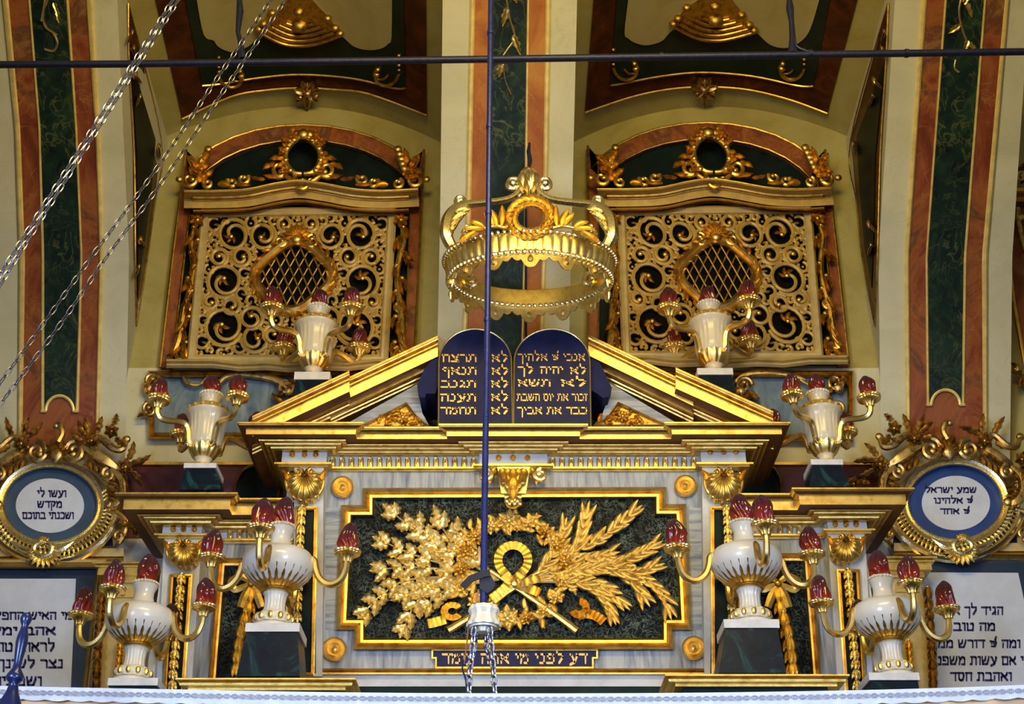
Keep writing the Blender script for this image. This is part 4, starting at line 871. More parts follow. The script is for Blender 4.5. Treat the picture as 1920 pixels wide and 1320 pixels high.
# ------------------------------------------------------------------ side bays of the ark
def side_bay(m, dy, X, lab):
    """X maps a left-bay pixel column to this bay"""
    t = thing('ark_side_bay', P(X(345), 1300, 9.1), lab, 'side bay', 'side bays of the ark')
    xs = sorted([X(305), X(379)]); e = X(600)
    pth = [(XX(X(305), 992 + dy, 9.1), 9.85), (XX(X(305), 992 + dy, 9.1), 9.1), (XX(X(379), 992 + dy, 9.1), 9.1), (XX(X(379), 992 + dy, 9.1), 9.2), (XX(X(552), 992 + dy, 9.2), 9.2)]
    if m < 0: pth = pth[::-1]
    f = cornice_set(t, pth, 9.1, tuple(v + dy for v in (923, 936, 955, 968, 976, 985, 1000, 1009)), 'white_marble')
    studs(f, [X(v) for v in (325, 344, 364)], 992 + dy, 9.1); tongues(f, [X(432 + 17.5 * k) for k in range(7)], 995 + dy, 1011 + dy, 9.2)
    c = MB(); x0, x1 = sorted([XX(X(309), 1000, 9.1), XX(X(379), 1000, 9.1)]); c.box((x0, 9.14, Z(1330, 9.1)), (x1, 9.85, Z(925 + dy, 9.1))); x0, x1 = sorted([XX(X(372), 1000, 9.2), XX(X(556), 1000, 9.2)]); c.box((x0, 9.24, Z(1330, 9.2)), (x1, 9.85, Z(928 + dy, 9.1))); c.build('core', 'white_marble', t, 0)
    p = MB().plate([(X(309), 1005 + dy), (X(379), 1005 + dy), (X(356), 1330), (X(290), 1330)], 9.1, .06).build('pilaster', 'white_marble', t, 0)
    shell_capital(p, X(343), 1034 + dy, 27, 9.09)
    MB().plate([(X(322), 1082 + dy), (X(357), 1082 + dy), (X(340), 1330), (X(308), 1330)], 9.092, .02).build('dark_panel', 'green_black', p, 0)
    MB().frame([(X(322), 1080 + dy), (X(357), 1080 + dy), (X(340), 1330), (X(307), 1330)], [(-4, 0), (-4, .025), (-1, .03), (1, .015), (3, .02), (4, 0)], 9.09).build('panel_frame', 'gold', p)
    husks(p, [(X(340), 1075 + dy), (X(336), 1120 + dy), (X(331), 1180), (X(326), 1240), (X(322), 1300)], 9.08, 8.5)
    w = MB().plate([(X(376), 1012 + dy), (X(556), 1012 + dy), (X(552), 1330), (X(352), 1330)], 9.2, .05).build('marble_wall', 'grey_streak', t, 0)
    MB().plate([(X(416), 1052 + dy), (X(548), 1052 + dy), (X(548), 1310), (X(396), 1310)], 9.185, .03).build('dark_panel', 'verde', t, 0)
    MB().frame([(X(408), 1046 + dy), (X(550), 1046 + dy), (X(550), 1320), (X(386), 1320)], [(0, 0), (0, .04), (4, .06), (7, .035), (10, .05), (14, .045), (17, .02), (18, 0)], 9.19).build('panel_frame', 'gold', t)
    g = husks(t, [(X(471), 1100), (X(466), 1130), (X(456), 1165), (X(449), 1205), (X(444), 1250)], 9.17, 12, 10, 'leaf_garland', 'gold_bright')
    bw = MB(); a = X(471); s_ = 1 if X(480) > X(470) else -1
    for d in (-1, 1):
        bw.curve([(a, 1094, .05), (a + d * 18, 1082, .06), (a + d * 36, 1092, .05), (a + d * 30, 1106, .05), (a + d * 12, 1100, .05), (a, 1094, .05)], [3, 6, 7, 6, 5, 3], 9.17, 6, 5, rib=.25)
        bw.curve([(a, 1096, .05), (a + d * 12, 1118, .05), (a + d * 20, 1140, .05)], [4, 7, 6], 9.17, 6, 5, rib=.25)
    bw.ballpx(a, 1094, 7, 9.17, .07); bw.build('bow', 'gold', g); return t
side_bay(1, 0, lambda x: x, 'left side bay of the ark, gilt cornice above shell capital and husk garland')
side_bay(-1, -9, lambda x: 1930 - x, 'right side bay of the ark, gilt cornice above shell capital and husk garland')
def pier(X, dy, lab):
    t = thing('outer_pier', P(X(215), 1300, 9.5), lab, 'pier', 'outer piers of the ark')
    Yp = 9.5; xa, xb = sorted([XX(X(205), 1100 + dy, Yp), XX(X(262), 1100 + dy, Yp)]); c = MB(); c.box((xa, Yp, Z(1330, Yp)), (xb, 9.84, Z(1060 + dy, Yp))); c.build('shaft', 'ivory_moulding', t, 0)
    pth = [(xa, 9.84), (xa, Yp), (xb, Yp), (xb, 9.84)]
    MB().plan(pth, [(-.05, Z(1053 + dy, Yp - .12)), (.12, Z(1053 + dy, Yp - .12)), (.12, Z(1056 + dy, Yp - .12)), (.10, Z(1060 + dy, Yp - .1)), (.10, Z(1063 + dy, Yp - .1)), (.08, Z(1065 + dy, Yp - .08)), (.08, Z(1078 + dy, Yp - .08)), (.03, Z(1078 + dy, Yp - .08)), (.03, Z(1092 + dy, Yp - .03)), (-.05, Z(1092 + dy, Yp - .03))]).build('cornice', 'gold', t)
    fz = MB().plate([(X(206), 1104 + dy), (X(250), 1104 + dy), (X(250), 1120 + dy), (X(206), 1120 + dy)], Yp - .012, .02).build('frieze', 'cream_wood', t, 0)
    studs(fz, [X(214), X(230)], 1112 + dy, Yp - .012, 5)
    husks(t, [(X(190), 1110 + dy), (X(186), 1160), (X(182), 1220), (X(180), 1290)], Yp - .02, 9, 9, 'leaf_garland', 'bronze_gilt')
    husks(t, [(X(226), 1200), (X(222), 1240), (X(216), 1270)], Yp - .02, 7, 9, 'leaf_garland', 'gold_pale')
    return t
pier(lambda x: x, 0, 'narrow outer pier with small gilt cornice beside the left scripture panel')
pier(lambda x: 1930 - x, -10, 'narrow outer pier with small gilt cornice beside the right scripture panel')
# ledges in front
for xa, xb, y, lab in ((329, 667, 1271, 'gilt moulded ledge under the left front candelabrum pedestal'), (1247, 1593, 1264, 'gilt moulded ledge under the right front candelabrum pedestal')):
    Yl = 8.36; o = .12; t = thing('gilded_ledge', P((xa + xb) / 2, y + 80, 8.8), lab, 'ledge', 'gilt ledges along the bottom')
    A, B_ = XX(xa, y, Yl - o) + o, XX(xb, y, Yl - o) - o; zt = Z(y, Yl - o)
    MB().plan([(A, 9.08), (A, Yl), (B_, Yl), (B_, 9.08)], [(-.2, zt), (o, zt), (o, Z(y + 3, Yl - o)), (.09, Z(y + 5, Yl - .09)), (.10, Z(y + 9, Yl - .10)), (.095, Z(y + 14, Yl - .095)), (.07, Z(y + 17, Yl - .07)), (.05, Z(y + 18, Yl - .05)), (.05, Z(y + 23, Yl - .05)), (.01, Z(y + 26, Yl)), (-.2, Z(y + 26, Yl))]).build('moulding', 'gold', t)
    c = MB(); c.box((A, Yl, Z(1400, Yl)), (B_, 9.08, zt - .002)); c.build('plinth', 'green_black', t, 0)
# ------------------------------------------------------------------ candelabra
def flame_mesh(seed):
    r = random.Random(seed); mb = MB(); p1, p2, p3 = r.uniform(0, 6), r.uniform(0, 6), r.uniform(0, 6); tw = r.choice((2.2, 2.8, -2.4)); rows = []
    for i in range(33):
        t = i / 32; R0 = .37 * (.80 + .62 * t - 0.2 * t * t) * max(.012, (1 - t ** 2.4)) ** .75 if t < 1 else .006; row = []
        lx, ly = .05 * sin(3 * t + p3) * t, .05 * cos(3 * t + p3) * t
        for j in range(70):
            a = 2 * pi * j / 70; q = R0 * (1 + .34 * (abs(sin(3.5 * a + tw * t + .9 * sin(6 * t + p1) + .5 * sin(2 * a + p2))) - .55) + .10 * sin(2 * a - 7 * t + p2))
            row.append((lx + q * cos(a), ly + q * sin(a), t))
        rows.append(row)
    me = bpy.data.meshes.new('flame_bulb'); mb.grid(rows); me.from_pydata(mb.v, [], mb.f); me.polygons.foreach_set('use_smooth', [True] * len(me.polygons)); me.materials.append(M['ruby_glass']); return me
FL = [flame_mesh(s_) for s_ in range(5)]
_fc = [0]
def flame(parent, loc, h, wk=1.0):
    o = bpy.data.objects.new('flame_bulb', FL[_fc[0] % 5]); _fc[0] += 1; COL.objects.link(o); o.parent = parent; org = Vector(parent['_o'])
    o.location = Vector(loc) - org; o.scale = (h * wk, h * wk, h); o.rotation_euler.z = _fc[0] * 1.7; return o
def calyx(mb, c, r0, h0, r1, h1, K, tip=.22, bulge=.12, ridge=.05):
    rows = []; n = K * 8; T = 9
    for i in range(T + 1):
        t = i / T; row = []
        for j in range(n):
            ph = (j % 8) / 8; tri = 1 - abs(2 * ph - 1); tt = t * (1 - tip * (1 - tri) ** 1.7); r = r0 + (r1 - r0) * (tt ** .8) + bulge * (r1 - r0) * sin(pi * tt) * .4
            r *= 1 + ridge * (tri - .5) ; a = 2 * pi * j / n; row.append((c[0] + r * cos(a), c[1] + r * sin(a), c[2] + h0 + (h1 - h0) * tt))
        rows.append(row)
    rows.append([(c[0] + (p[0] - c[0]) * .93, c[1] + (p[1] - c[1]) * .93, p[2] - .002) for p in rows[-1]])
    return mb.grid(rows)
def drip_pan(par, c, r, u, v, cup, nm='drip_pan', m='gold_pale'):
    """beaded pan at c (underside); u, v metres per px across / up"""
    mb = MB(); bd = lambda a, rr, h: 1 + (.045 * cos(22 * a) if rr > .9 * r * u else 0)
    mb.lathe(c, [(r * .35 * u, -cup * v), (r * .42 * u, -cup * .6 * v), (r * .6 * u, -cup * .25 * v), (r * .97 * u, -1 * v), (r * 1.0 * u, .5 * v), (r * .90 * u, 1.5 * v), (r * 1.02 * u, 3 * v), (r * 1.05 * u, 5 * v), (r * 1.0 * u, 7 * v), (r * .8 * u, 7.5 * v), (r * .75 * u, 6 * v)], 88, mod=bd)
    if cup > 6:
        mb2 = MB(); mb2.lathe(c, [(r * .36 * u, -cup * 1.1 * v), (r * .40 * u, -cup * .8 * v), (r * .55 * u, -cup * .35 * v), (r * .72 * u, -.10 * cup * v), (r * .6 * u, 0)], 48, mod=lambda a, rr, h: 1 + .06 * cos(12 * a)); mb2.build('leaf_cup', 'gold', par)
    return mb.build(nm, m, par)
def pedestal(fx, slab, block, Yf, d, lab, taper=True, m='pedestal_marble'):
    """slab: (x0,x1,ytop,ybot) px; block: bottom (x0,x1,y)"""
    x0, x1, yt, yb_ = slab; t = thing('pedestal', P((block[0] + block[1]) / 2, block[2], Yf + d / 2), lab, 'pedestal', 'candelabrum pedestals')
    zt, zb = Z(yt, Yf), Z(yb_, Yf); A, B_ = XX(x0, yb_, Yf), XX(x1, yb_, Yf)
    s_ = MB(); s_.box((A, Yf, zb), (B_, Yf + d, zt)); s_.build('top_slab', 'white_slab', t, 0)
    C0, C1 = XX(block[0], block[2], Yf), XX(block[1], block[2], Yf); zc = Z(block[2], Yf - .02); e_ = .012
    bm_ = MB(); bm_.prism([(C0, Yf - .02, zc), (C1, Yf - .02, zc), (C1, Yf + d + .02, zc), (C0, Yf + d + .02, zc)], [(A + e_, Yf + .01, zb), (B_ - e_, Yf + .01, zb), (B_ - e_, Yf + d - .01, zb), (A + e_, Yf + d - .01, zb)])
    bm_.build('block', m, t, 0); return zt
def arm_path(c, az, pts, u, v):
    a = radians(az); return [(c[0] + r * u * sin(a), c[1] - r * u * cos(a), c[2] + h * v) for r, h, _ in spl(pts, 7)]
def cand_upper(cx, fy, zb, Y, u, rot, lab):
    c = Vector((XX(cx, fy, Y), Y, zb)); v = u * 1.16
    t = thing('candelabrum', c, lab, 'candelabrum', 'urn candelabra on the upper ledges')
    L = lambda pr: [(r * u, h * v) for r, h in pr]; fl = lambda K, am: (lambda a, r, h: 1 - am * abs(cos(K * a / 2)) ** 6)
    MB().lathe(c, L([(27, 0), (27, 2.5), (24, 5), (20, 7), (16, 9), (14, 11), (13.5, 15), (15, 18), (17, 20), (0.1, 20)]), 40).build('foot', 'urn_ivory', t)
    MB().lathe(c, L([(25.5, 3.4), (24.5, 5.6), (21.5, 7.4), (20, 7.2), (20, 4)]), 40, ring=True).build('foot_ring', 'gold_pale', t)
    m = MB(); calyx(m, c, 15 * u, 19 * v, 29 * u, 42 * v, 14, .16, .5, .07); m.build('leaf_cup', 'gold_bright', t)
    MB().lathe(c, L([(20, 36), (28, 40), (31, 44), (32, 56), (33, 72), (35, 86), (38, 93), (41, 96), (42, 99), (40, 101), (0.1, 101)]), 72, mod=lambda a, r, h: 1 - (.05 * abs(cos(11 * a)) ** 8 if 44 * v < h < 88 * v else 0)).build('urn', 'urn_ivory', t)
    m = MB(); m.lathe(c, L([(40, 100), (37, 106), (30, 112), (20, 115), (0.1, 115)]), 60, mod=lambda a, r, h: 1 + .05 * cos(15 * a + h / v))
    for k in range(15): m.ball((c.x + 38 * u * cos(2 * pi * k / 15), c.y + 38 * u * sin(2 * pi * k / 15), c.z + 104 * v), 4.5 * u, 8, 5)
    m.build('lid', 'cream_gilt', t)
    MB().lathe(c, L([(18, 113), (17, 118), (17.5, 123), (20, 128), (21, 130), (0.1, 130)]), 40).build('neck', 'urn_ivory', t)
    dp = drip_pan(t, c + Vector((0, 0, 130 * v)), 21, u, v, 4, m='cap_ivory')
    flame(t, c + Vector((0, 0, 136 * v)), 37 * v, 1.0)
    for k in range(4):
        az = -45 + 90 * k + rot; pth = arm_path(c, az, [(27, 38), (33, 44), (36, 58), (44, 69), (60, 70), (80, 66), (95, 66), (102, 73), (103, 84)], u, v)
        ar = MB().tube(pth, interp([4.2 * u, 5.2 * u, 5.6 * u, 5.4 * u, 5.2 * u, 5 * u, 5 * u, 5 * u, 4.6 * u], len(pth)), 12, rib=.12)
        a = radians(az); ar.tube([(c.x + (31 + 5 * cos(q)) * u * sin(a), c.y - (31 + 5 * cos(q)) * u * cos(a), c.z + (40 + 5 * sin(q)) * v) for q in [0.4 * i_ for i_ in range(16)]], 2.6 * u, 8)
        ao = ar.build('arm', 'gold_pale', t)
        cc_ = Vector((c.x + 103 * u * sin(a), c.y - 103 * u * cos(a), c.z + 93 * v)); drip_pan(ao, cc_, 21, u, v, 11); flame(ao, cc_ + Vector((0, 0, 6 * v)), 38 * v, .95)
    return t
def cand_lower(cx, fy, zb, Y, u, v, rot, lab):
    c = Vector((XX(cx, fy, Y), Y, zb)); t = thing('candelabrum', c, lab, 'candelabrum', 'bowl candelabra along the front')
    L = lambda pr: [(r * u, h * v) for r, h in pr]
    MB().lathe(c, L([(40, 0), (40, 4), (38, 8), (33, 11), (30, 13), (0.1, 13)]), 48).build('foot', 'porcelain', t)
    MB().lathe(c, L([(39, 4.5), (37.5, 8.6), (34, 10.6), (30, 9), (30, 5)]), 40, ring=True, a0=0).build('foot_ring', 'gold_pale', t)
    m = MB(); m.lathe(c, L([(33, 12), (36, 17), (36, 24), (32, 30), (26, 33), (0.1, 33)]), 72, mod=lambda a, r, h: 1 + .045 * cos(12 * a + 60 * h)); m.build('leaf_torus', 'cap_ivory', t)
    g = MB()
    for k in range(12):
        a = 2 * pi * k / 12; g.ball((c.x + 34.5 * u * cos(a), c.y + 34.5 * u * sin(a), c.z + 21 * v), 5.5 * u, 8, 5, 1, 1.3)
    g.build('torus_leaves', 'gold', t)
    MB().lathe(c, L([(25, 31), (22, 34), (19.5, 44), (19.5, 55), (21, 66), (24, 72), (0.1, 72)]), 64, mod=lambda a, r, h: 1 - (.07 * abs(cos(8 * a)) ** 6 if 33 * v < h < 70 * v else 0)).build('stem', 'porcelain', t)
    MB().lathe(c, L([(24, 71), (28, 72), (30, 75), (28, 78), (25, 79), (0.1, 79)]), 48).build('stem_ring', 'gold', t)
    m = MB(); calyx(m, c, 25 * u, 78 * v, 62 * u, 112 * v, 24, .34, .2, .07); m.build('leaf_calyx', 'gold', t)
    MB().lathe(c, L([(26, 80), (44, 90), (58, 103), (66, 116), (68, 128), (66, 140), (59, 149), (47, 155), (34, 158), (25, 160), (22, 166), (19, 176), (19, 186), (23, 196), (25, 200), (0.1, 200)]), 64).build('bowl', 'alabaster', t)
    dp = drip_pan(t, c + Vector((0, 0, 201 * v)), 24, u, v, 2, m='cap_ivory'); flame(t, c + Vector((0, 0, 207 * v)), 62 * v, .92)
    for k in range(4):
        az = 90 * k + rot; a = radians(az)
        pth = arm_path(c, az, [(64, 140), (70, 132), (73, 117), (80, 100), (93, 88), (108, 86), (122, 95), (129, 112), (131, 130)], u, v)
        ao = MB().tube(pth, interp([4.5 * u, 5.5 * u, 5.8 * u, 6 * u, 6.2 * u, 6.2 * u, 6 * u, 5.6 * u, 5.2 * u], len(pth)), 14, rib=.12).build('arm', 'gold_pale', t)
        cc_ = Vector((c.x + 131 * u * sin(a), c.y - 131 * u * cos(a), c.z + 145 * v)); drip_pan(ao, cc_, 24, u, v, 15, m='gold_pale'); flame(ao, cc_ + Vector((0, 0, 6 * v)), 58 * v, .88)
    return t
z1 = pedestal(0, (551, 618, 697, 711), (548, 621, 752), 9.30, .30, 'dark marble pedestal rising behind the left slope of the pediment')
z2 = pedestal(0, (1308, 1375, 690, 702), (1306, 1379, 752), 9.30, .30, 'dark marble pedestal rising behind the right slope of the pediment')
z3 = pedestal(0, (344, 405, 868, 877), (335, 416, 918), 8.88, .28, 'dark green marble pedestal on the left side bay cornice')
z4 = pedestal(0, (1521, 1581, 861, 871), (1516, 1592, 912), 8.88, .28, 'dark green marble pedestal on the right side bay cornice')
z5 = pedestal(0, (459, 561, 1168, 1184), (444, 563, 1268), 8.37, .34, 'tall dark marble pedestal on the left front gilt ledge')
z6 = pedestal(0, (1358, 1462, 1161, 1177), (1347, 1473, 1262), 8.37, .34, 'tall dark marble pedestal with green veins on the right front gilt ledge')
z7 = pedestal(0, (201, 295, 1271, 1285), (196, 300, 1345), 8.40, .32, 'white capped pedestal at the lower left edge of the ark behind the rail')
z8 = pedestal(0, (1630, 1725, 1261, 1275), (1626, 1731, 1345), 8.40, .32, 'white capped pedestal at the lower right edge of the ark behind the rail')
uU = sc(640, 9.45)
cand_upper(587, 697, z1, 9.45, uU, 0, 'ivory urn candelabrum with ruby flame bulbs standing before the left lattice screen')
cand_upper(1339, 690, z2, 9.45, uU, -10, 'ivory urn candelabrum with ruby flame bulbs standing before the right lattice screen')
cand_upper(380, 868, z3, 9.02, sc(770, 9.02) * 1.0, -4, 'ivory urn candelabrum on the left side bay, before blue marble panel')
cand_upper(1549, 861, z4, 9.02, sc(760, 9.02) * .97, 4, 'ivory urn candelabrum on the right side bay, before blue marble panel')
Yl = 8.54; uL = sc(1080, Yl)
cand_lower(512, 1168, z5, Yl, uL, uL * 1.0, -6, 'white bowl candelabrum with gilt arms on the left tall dark pedestal')
cand_lower(1409, 1161, z6, Yl, uL, uL * 1.0, 7, 'white bowl candelabrum with gilt arms on the right tall dark pedestal')
cand_lower(248, 1271, z7, 8.56, uL * .93, uL * .93, -11, 'white bowl candelabrum at far left beside the scripture panel')
cand_lower(1677, 1261, z8, 8.56, uL * .93, uL * .93, 8, 'white bowl candelabrum at far right beside the scripture panel')
# ------------------------------------------------------------------ crown
def crown():
    Y = 8.42; cx, cy = 993, 493; u = sc(cy, Y); q = .64; v = u * 1.2; c = P(cx, cy, Y); t = thing('crown', c - Vector((0, 0, .3)), 'large gilded crown hanging above the law tablets', 'crown')
    RX = 158; L = lambda pr: [(r * u, h * v) for r, h in pr]
    mb = MB(); mb.lathe(c, L([(RX - 8, 2), (RX - 3, 2), (RX, -1), (RX, -4), (RX + 1, -8), (RX - 4, -26), (RX - 6, -30), (RX - 3, -33), (RX - 6, -36), (RX - 12, -36), (RX - 13, -30), (RX - 11, 0)]), 352, ry=q, ring=True, mod=lambda a, r, h: 1 + (.03 * (abs(cos(28 * a)) ** .6 - .7) if -27 * v < h < -7 * v else 0)); mb.build('band', 'gold_bright', t)
    for hh, rr, nm in ((1, RX + 3, 'upper_bead_rim'), (-34, RX - 5, 'lower_bead_rim'), (-31, RX - 15, 'inner_bead_rim')):
        b_ = MB(); n = 84
        for k in range(n):
            a = 2 * pi * k / n; b_.ball((c.x + rr * u * cos(a), c.y + rr * u * q * sin(a), c.z + hh * v), 4.6 * u, 7, 5)
        b_.build(nm, 'silver_gilt', t)
    fg = MB(); n = 14 * 16; rows = []
    for j in range(n):
        a = 2 * pi * j / n; ph = (j % 16) / 16; tri = 1 - abs(2 * ph - 1); dr = 7 + 20 * tri ** 2 + 6 * abs(sin(pi * ph * 4)); r1 = RX - 8 + .06 * dr
        rows.append([(c.x + r * u * cos(a), c.y + r * u * q * sin(a), c.z + h * v) for r, h in ((RX - 9, -34), (r1 - 1, -34 - dr), (r1 - 4, -34 - dr), (RX - 13, -34))])
    fg.grid(rows, loop=True); fg.build('lambrequin_fringe', 'gold_bright', t)
    md = MB()
    for k in range(14):
        a = 2 * pi * (k * 16 + 8) / n; md.ball((c.x + (RX - 7) * u * cos(a), c.y + (RX - 7) * u * q * sin(a), c.z - 46 * v), 5.5 * u, 8, 5, 1, 1.4)
    md.build('fringe_drops', 'gold', t)
    Yc = Y
    for s_ in (-1, 1):
        X = lambda d: cx - 1 + s_ * d
        ab = MB(); ab.curve([(X(146), 462, .02), (X(155), 440, .05), (X(152), 412, .05), (X(138), 392, .04), (X(115), 384, .03), (X(80), 380, .02), (X(45), 375, .02), (X(25), 366, .02), (X(16), 352, .02), (X(17), 338, .02)], [10, 11, 11, 10, 8.5, 7, 6.5, 7, 7.5, 6], Yc, 12, 8, rib=.1)
        ab.scroll(X(30), 347, 13, 6, 180 if s_ > 0 else 0, .9 * s_ * -1, 6, 5, Yc, .02); ab.ballpx(X(30), 346, 10, Yc, .02, sy=1.2)
        for k in range(5): ab.leaf(X(152 - 3 * k), 450 - 13 * k, 90 + s_ * (10 + 14 * k), 34, 7, Yc, .05, .05, bend=s_ * 30)
        ab.ballpx(X(128), 376, 11, Yc, .03); ab.scroll(X(128), 377, 11, 5, 270, .9 * s_, 4.5, 4, Yc, .05); ab.build('arched_rib', 'silver_gilt', t)
        lb = MB(); w = .55 * .74 * RX * u
        w = RX * u * q * .93
        lb.curve([(X(30), 432, w), (X(60), 424, w), (X(85), 428, w), (X(115), 440, w * .8)], [4, 4, 3, 2], Yc, 8)
        for (d, y, a, Ln) in ((52, 424, 100, 40), (44, 428, 120, 34), (60, 424, 75, 36), (66, 422, 60, 30), (86, 430, 10, 38), (92, 432, -20, 40), (84, 426, 30, 30), (110, 440, -25, 26), (30, 430, 70, 24)):
            lb.leaf(X(d), y, a if s_ > 0 else 180 - a, Ln, 7.5, Yc, w, .05, bend=-20 * s_, curl=.02)
        lb.scroll(X(118), 436, 12, 4, 90, 1.1 * s_, 5, 3, Yc, w * .75); lb.build('laurel_spray', 'gold_bright', t)
    w = RX * u * q * .93; wr_ = MB()
    for k in range(22):
        a = 360 * k / 22; wr_.leaf(995 + 33 * cos(radians(a)), 408 - 28 * sin(radians(a)), a + 65, 27, 8.5, Yc, w, .05, bend=30); wr_.leaf(995 + 33 * cos(radians(a)), 408 - 28 * sin(radians(a)), a + 110, 20, 7, Yc, w, .06, bend=20)
    wr_.tubepx([(995 + 33 * cos(2 * pi * k / 24), 408 - 28 * sin(2 * pi * k / 24), w + .02) for k in range(24)], 4, Yc, 8, loop=True); wr_.build('laurel_wreath', 'gold_bright', t)
    fi = MB(); fc = P(991, 366, Yc); fi.lathe(fc, [(r * u * 1.15, h * v * 1.2) for r, h in [(9, -8), (8, 0), (10, 6), (14, 14), (17, 24), (16, 33), (11, 41), (3, 46), (.2, 47)]], 54, mod=lambda a, r, h: 1 + .10 * cos(9 * a) * cos(h / v * .55))
    for k in range(6):
        a = 2 * pi * k / 6 + .3; fi.leaf(991 + 10 * cos(a), 362, 90 - 25 * cos(a), 34, 6, Yc - .06 * sin(a) * -1, .02, .05, bend=20 * cos(a))
    fi.build('pinecone_finial', 'silver_gilt', t)
    for s_ in (-1, 1): MB().scroll(993 + s_ * 112, 525, 14, 6, 0, 1.1 * s_, 5, 4, Yc, -.2).build('scroll_bracket', 'silver_gilt', t)
    hk = MB(); hk.tubepx([(992, 316), (994, 300), (991, 284), (993, 268)], [3, 4.5, 4, 2], Yc, 8); hk.build('hanging_hook', 'iron', t); hk = MB(mp=R); hk.tubepx([(986, y, .05) for y in range(385, 646, 20)], 2.2, 9.0, 8); hk.build('hanging_cord', 'iron', t)
crown()
# ------------------------------------------------------------------ oval cartouches
def cartouche(cx, cy, m, lines, ringm, lab):
    Y = 9.72; t = thing('cartouche', P(cx, cy + 100, Y), lab, 'cartouche', 'oval scripture cartouches'); X = lambda d: cx + m * d; A = lambda a: a if m > 0 else 180 - a; r2 = random.Random(4)
    MB().plate(ell(cx, cy, 88, 70, 48), Y, .08).build('oval_ring', ringm, t, 30)
    pl = MB().plate(ell(cx + 1.5 * m, cy + 2, 64, 51, 48), Y - .008, .03).build('oval_plaque', 'panel_white', t, 30)
    LT = pl
    for s_, x0, x1, y0, y1 in lines: write(MB(), s_, x0, x1, y0, y1, Y - .011, .003, nib=(.07, .11)).build('lettering', 'letter_navy', LT, 0)
    MB().frame(ell(cx, cy, 100, 82, 64), [(-4, -.05), (-4, .05), (0, .09), (5, .08), (9, .05), (11, .065), (14, .04), (15, -.03)], Y).build('oval_frame', 'silver_gilt', t)
    # shaped back plate
    bp = MB().plate([(X(-132), 60 + cy), (X(-140), 44 + cy), (X(-128), 12 + cy), (X(-118), -60 + cy), (X(-60), -100 + cy), (X(60), -100 + cy), (X(118), -60 + cy), (X(128), 12 + cy), (X(136), 40 + cy), (X(128), 78 + cy), (X(-118), 78 + cy)], Y + .04, .06).build('back_plate', 'ivory_moulding', t, 0)
    for s_ in (-1, 1): MB().plate([(cx + s_ * 114, cy + 35), (cx + s_ * 104, cy + 35), (cx + s_ * 86, cy + 53), (cx + s_ * 62, cy + 77), (cx + s_ * 116, cy + 77)], Y + .03, .04).build('navy_corner', 'navy_stone', t, 0)
    rf = MB(); rf.frame(ell(cx, cy, 117, 98, 40, 158, 382), [(-5, -.03), (-5, .03), (0, .06), (6, .075), (12, .06), (17, .03), (18, -.03)], Y, closed=False)
    for k in range(46):
        a = 165 + 210 * k / 45; rf.leaf(cx + 101 * cos(radians(a)), cy - 83 * sin(radians(a)), a + 28, 17, 5, Y, .055, .03, bend=-50)
    rf.build('gadroon_edge', 'silver_gilt', t)
    sc_ = MB()
    # upper scrolls and crest
    for s_, d in ((-1, -46), (1, 26)):
        sc_.scroll(X(d), cy - 98, 21, 6, A(90 if s_ < 0 else 90), (1.35 if s_ * m < 0 else -1.35) * -1, 6, 4.5, Y, .10)
        e_ = 1 if s_ > 0 else -1
        sc_.curve([(X(d + e_ * 14), cy - 108, .08), (X(d + e_ * 40), cy - 92, .08), (X(d + e_ * 62), cy - 78, .08), (X(d + e_ * 80), cy - 66, .06)], [7, 11, 10, 5], Y, 10, 8, rib=.12)
        for k in range(5): sc_.leaf(X(d + e_ * (24 + 11 * k)), cy - 84 + 6 * k, A(270 + e_ * 20), 22, 6, Y, .06, .04)
        sd = e_ * (104 if e_ > 0 else 114)
        sc_.curve([(X(sd), cy - 66, .08), (X(sd + e_ * 20), cy - 44, .08), (X(sd + e_ * 22), cy - 16, .08), (X(sd + e_ * 8), cy + 2, .08), (X(sd - e_ * 6), cy + 2, .07)], [5, 8, 9, 8, 6], Y, 10, 8, rib=.12)
        sc_.scroll(X(sd - e_ * 6), cy - 56, 13, 4, 90, 1.2 * e_ * m, 5, 3.5, Y, .09); sc_.ballpx(X(sd - e_ * 4), cy + 1, 10, Y, .08)
        for k in range(5): sc_.leaf(X(sd + e_ * 12), cy - 46 + 10 * k, A(180 if e_ > 0 else 0) + r2.uniform(-25, 25), 24, 6, Y, .06, .05)
        sc_.curve([(X(d + e_ * 24), cy - 112, .1), (X(d + e_ * 44), cy - 126, .1), (X(d + e_ * 70), cy - 106, .1), (X(d + e_ * 88), cy - 104, .09), (X(d + e_ * 96), cy - 122, .08)], [3, 6, 7, 7, 4], Y, 8)
        sc_.ballpx(X(d + e_ * 96), cy - 122, 8, Y, .08)
        # outer lower curls
        sc_.curve([(X(e_ * 112), cy + 14, .06), (X(e_ * 130), cy + 20, .06), (X(e_ * 142), cy + 36, .06), (X(e_ * 138), cy + 56, .06), (X(e_ * 128), cy + 74, .06)], [4, 6, 7, 6, 4], Y, 8); sc_.scroll(X(e_ * 128), cy + 60, 11, 4, 0, 1.1 * e_ * m, 4, 3, Y, .07)
    for k in range(7): sc_.leaf(X(-12), cy - 94, A(90 + (k - 3) * 24), 30, 6.5, Y, .09, .06)
    sc_.ballpx(X(-12), cy - 92, 12, Y, .12, sz=1.3); sc_.curve([(X(-14), cy - 116, .1), (X(-22), cy - 132, .1), (X(-18), cy - 148, .1), (X(-8), cy - 150, .1)], [7, 6, 6, 4], Y); sc_.ballpx(X(-10), cy - 148, 7, Y, .1)
    sc_.build('scrollwork', 'bronze_gilt', t)
    fl = []
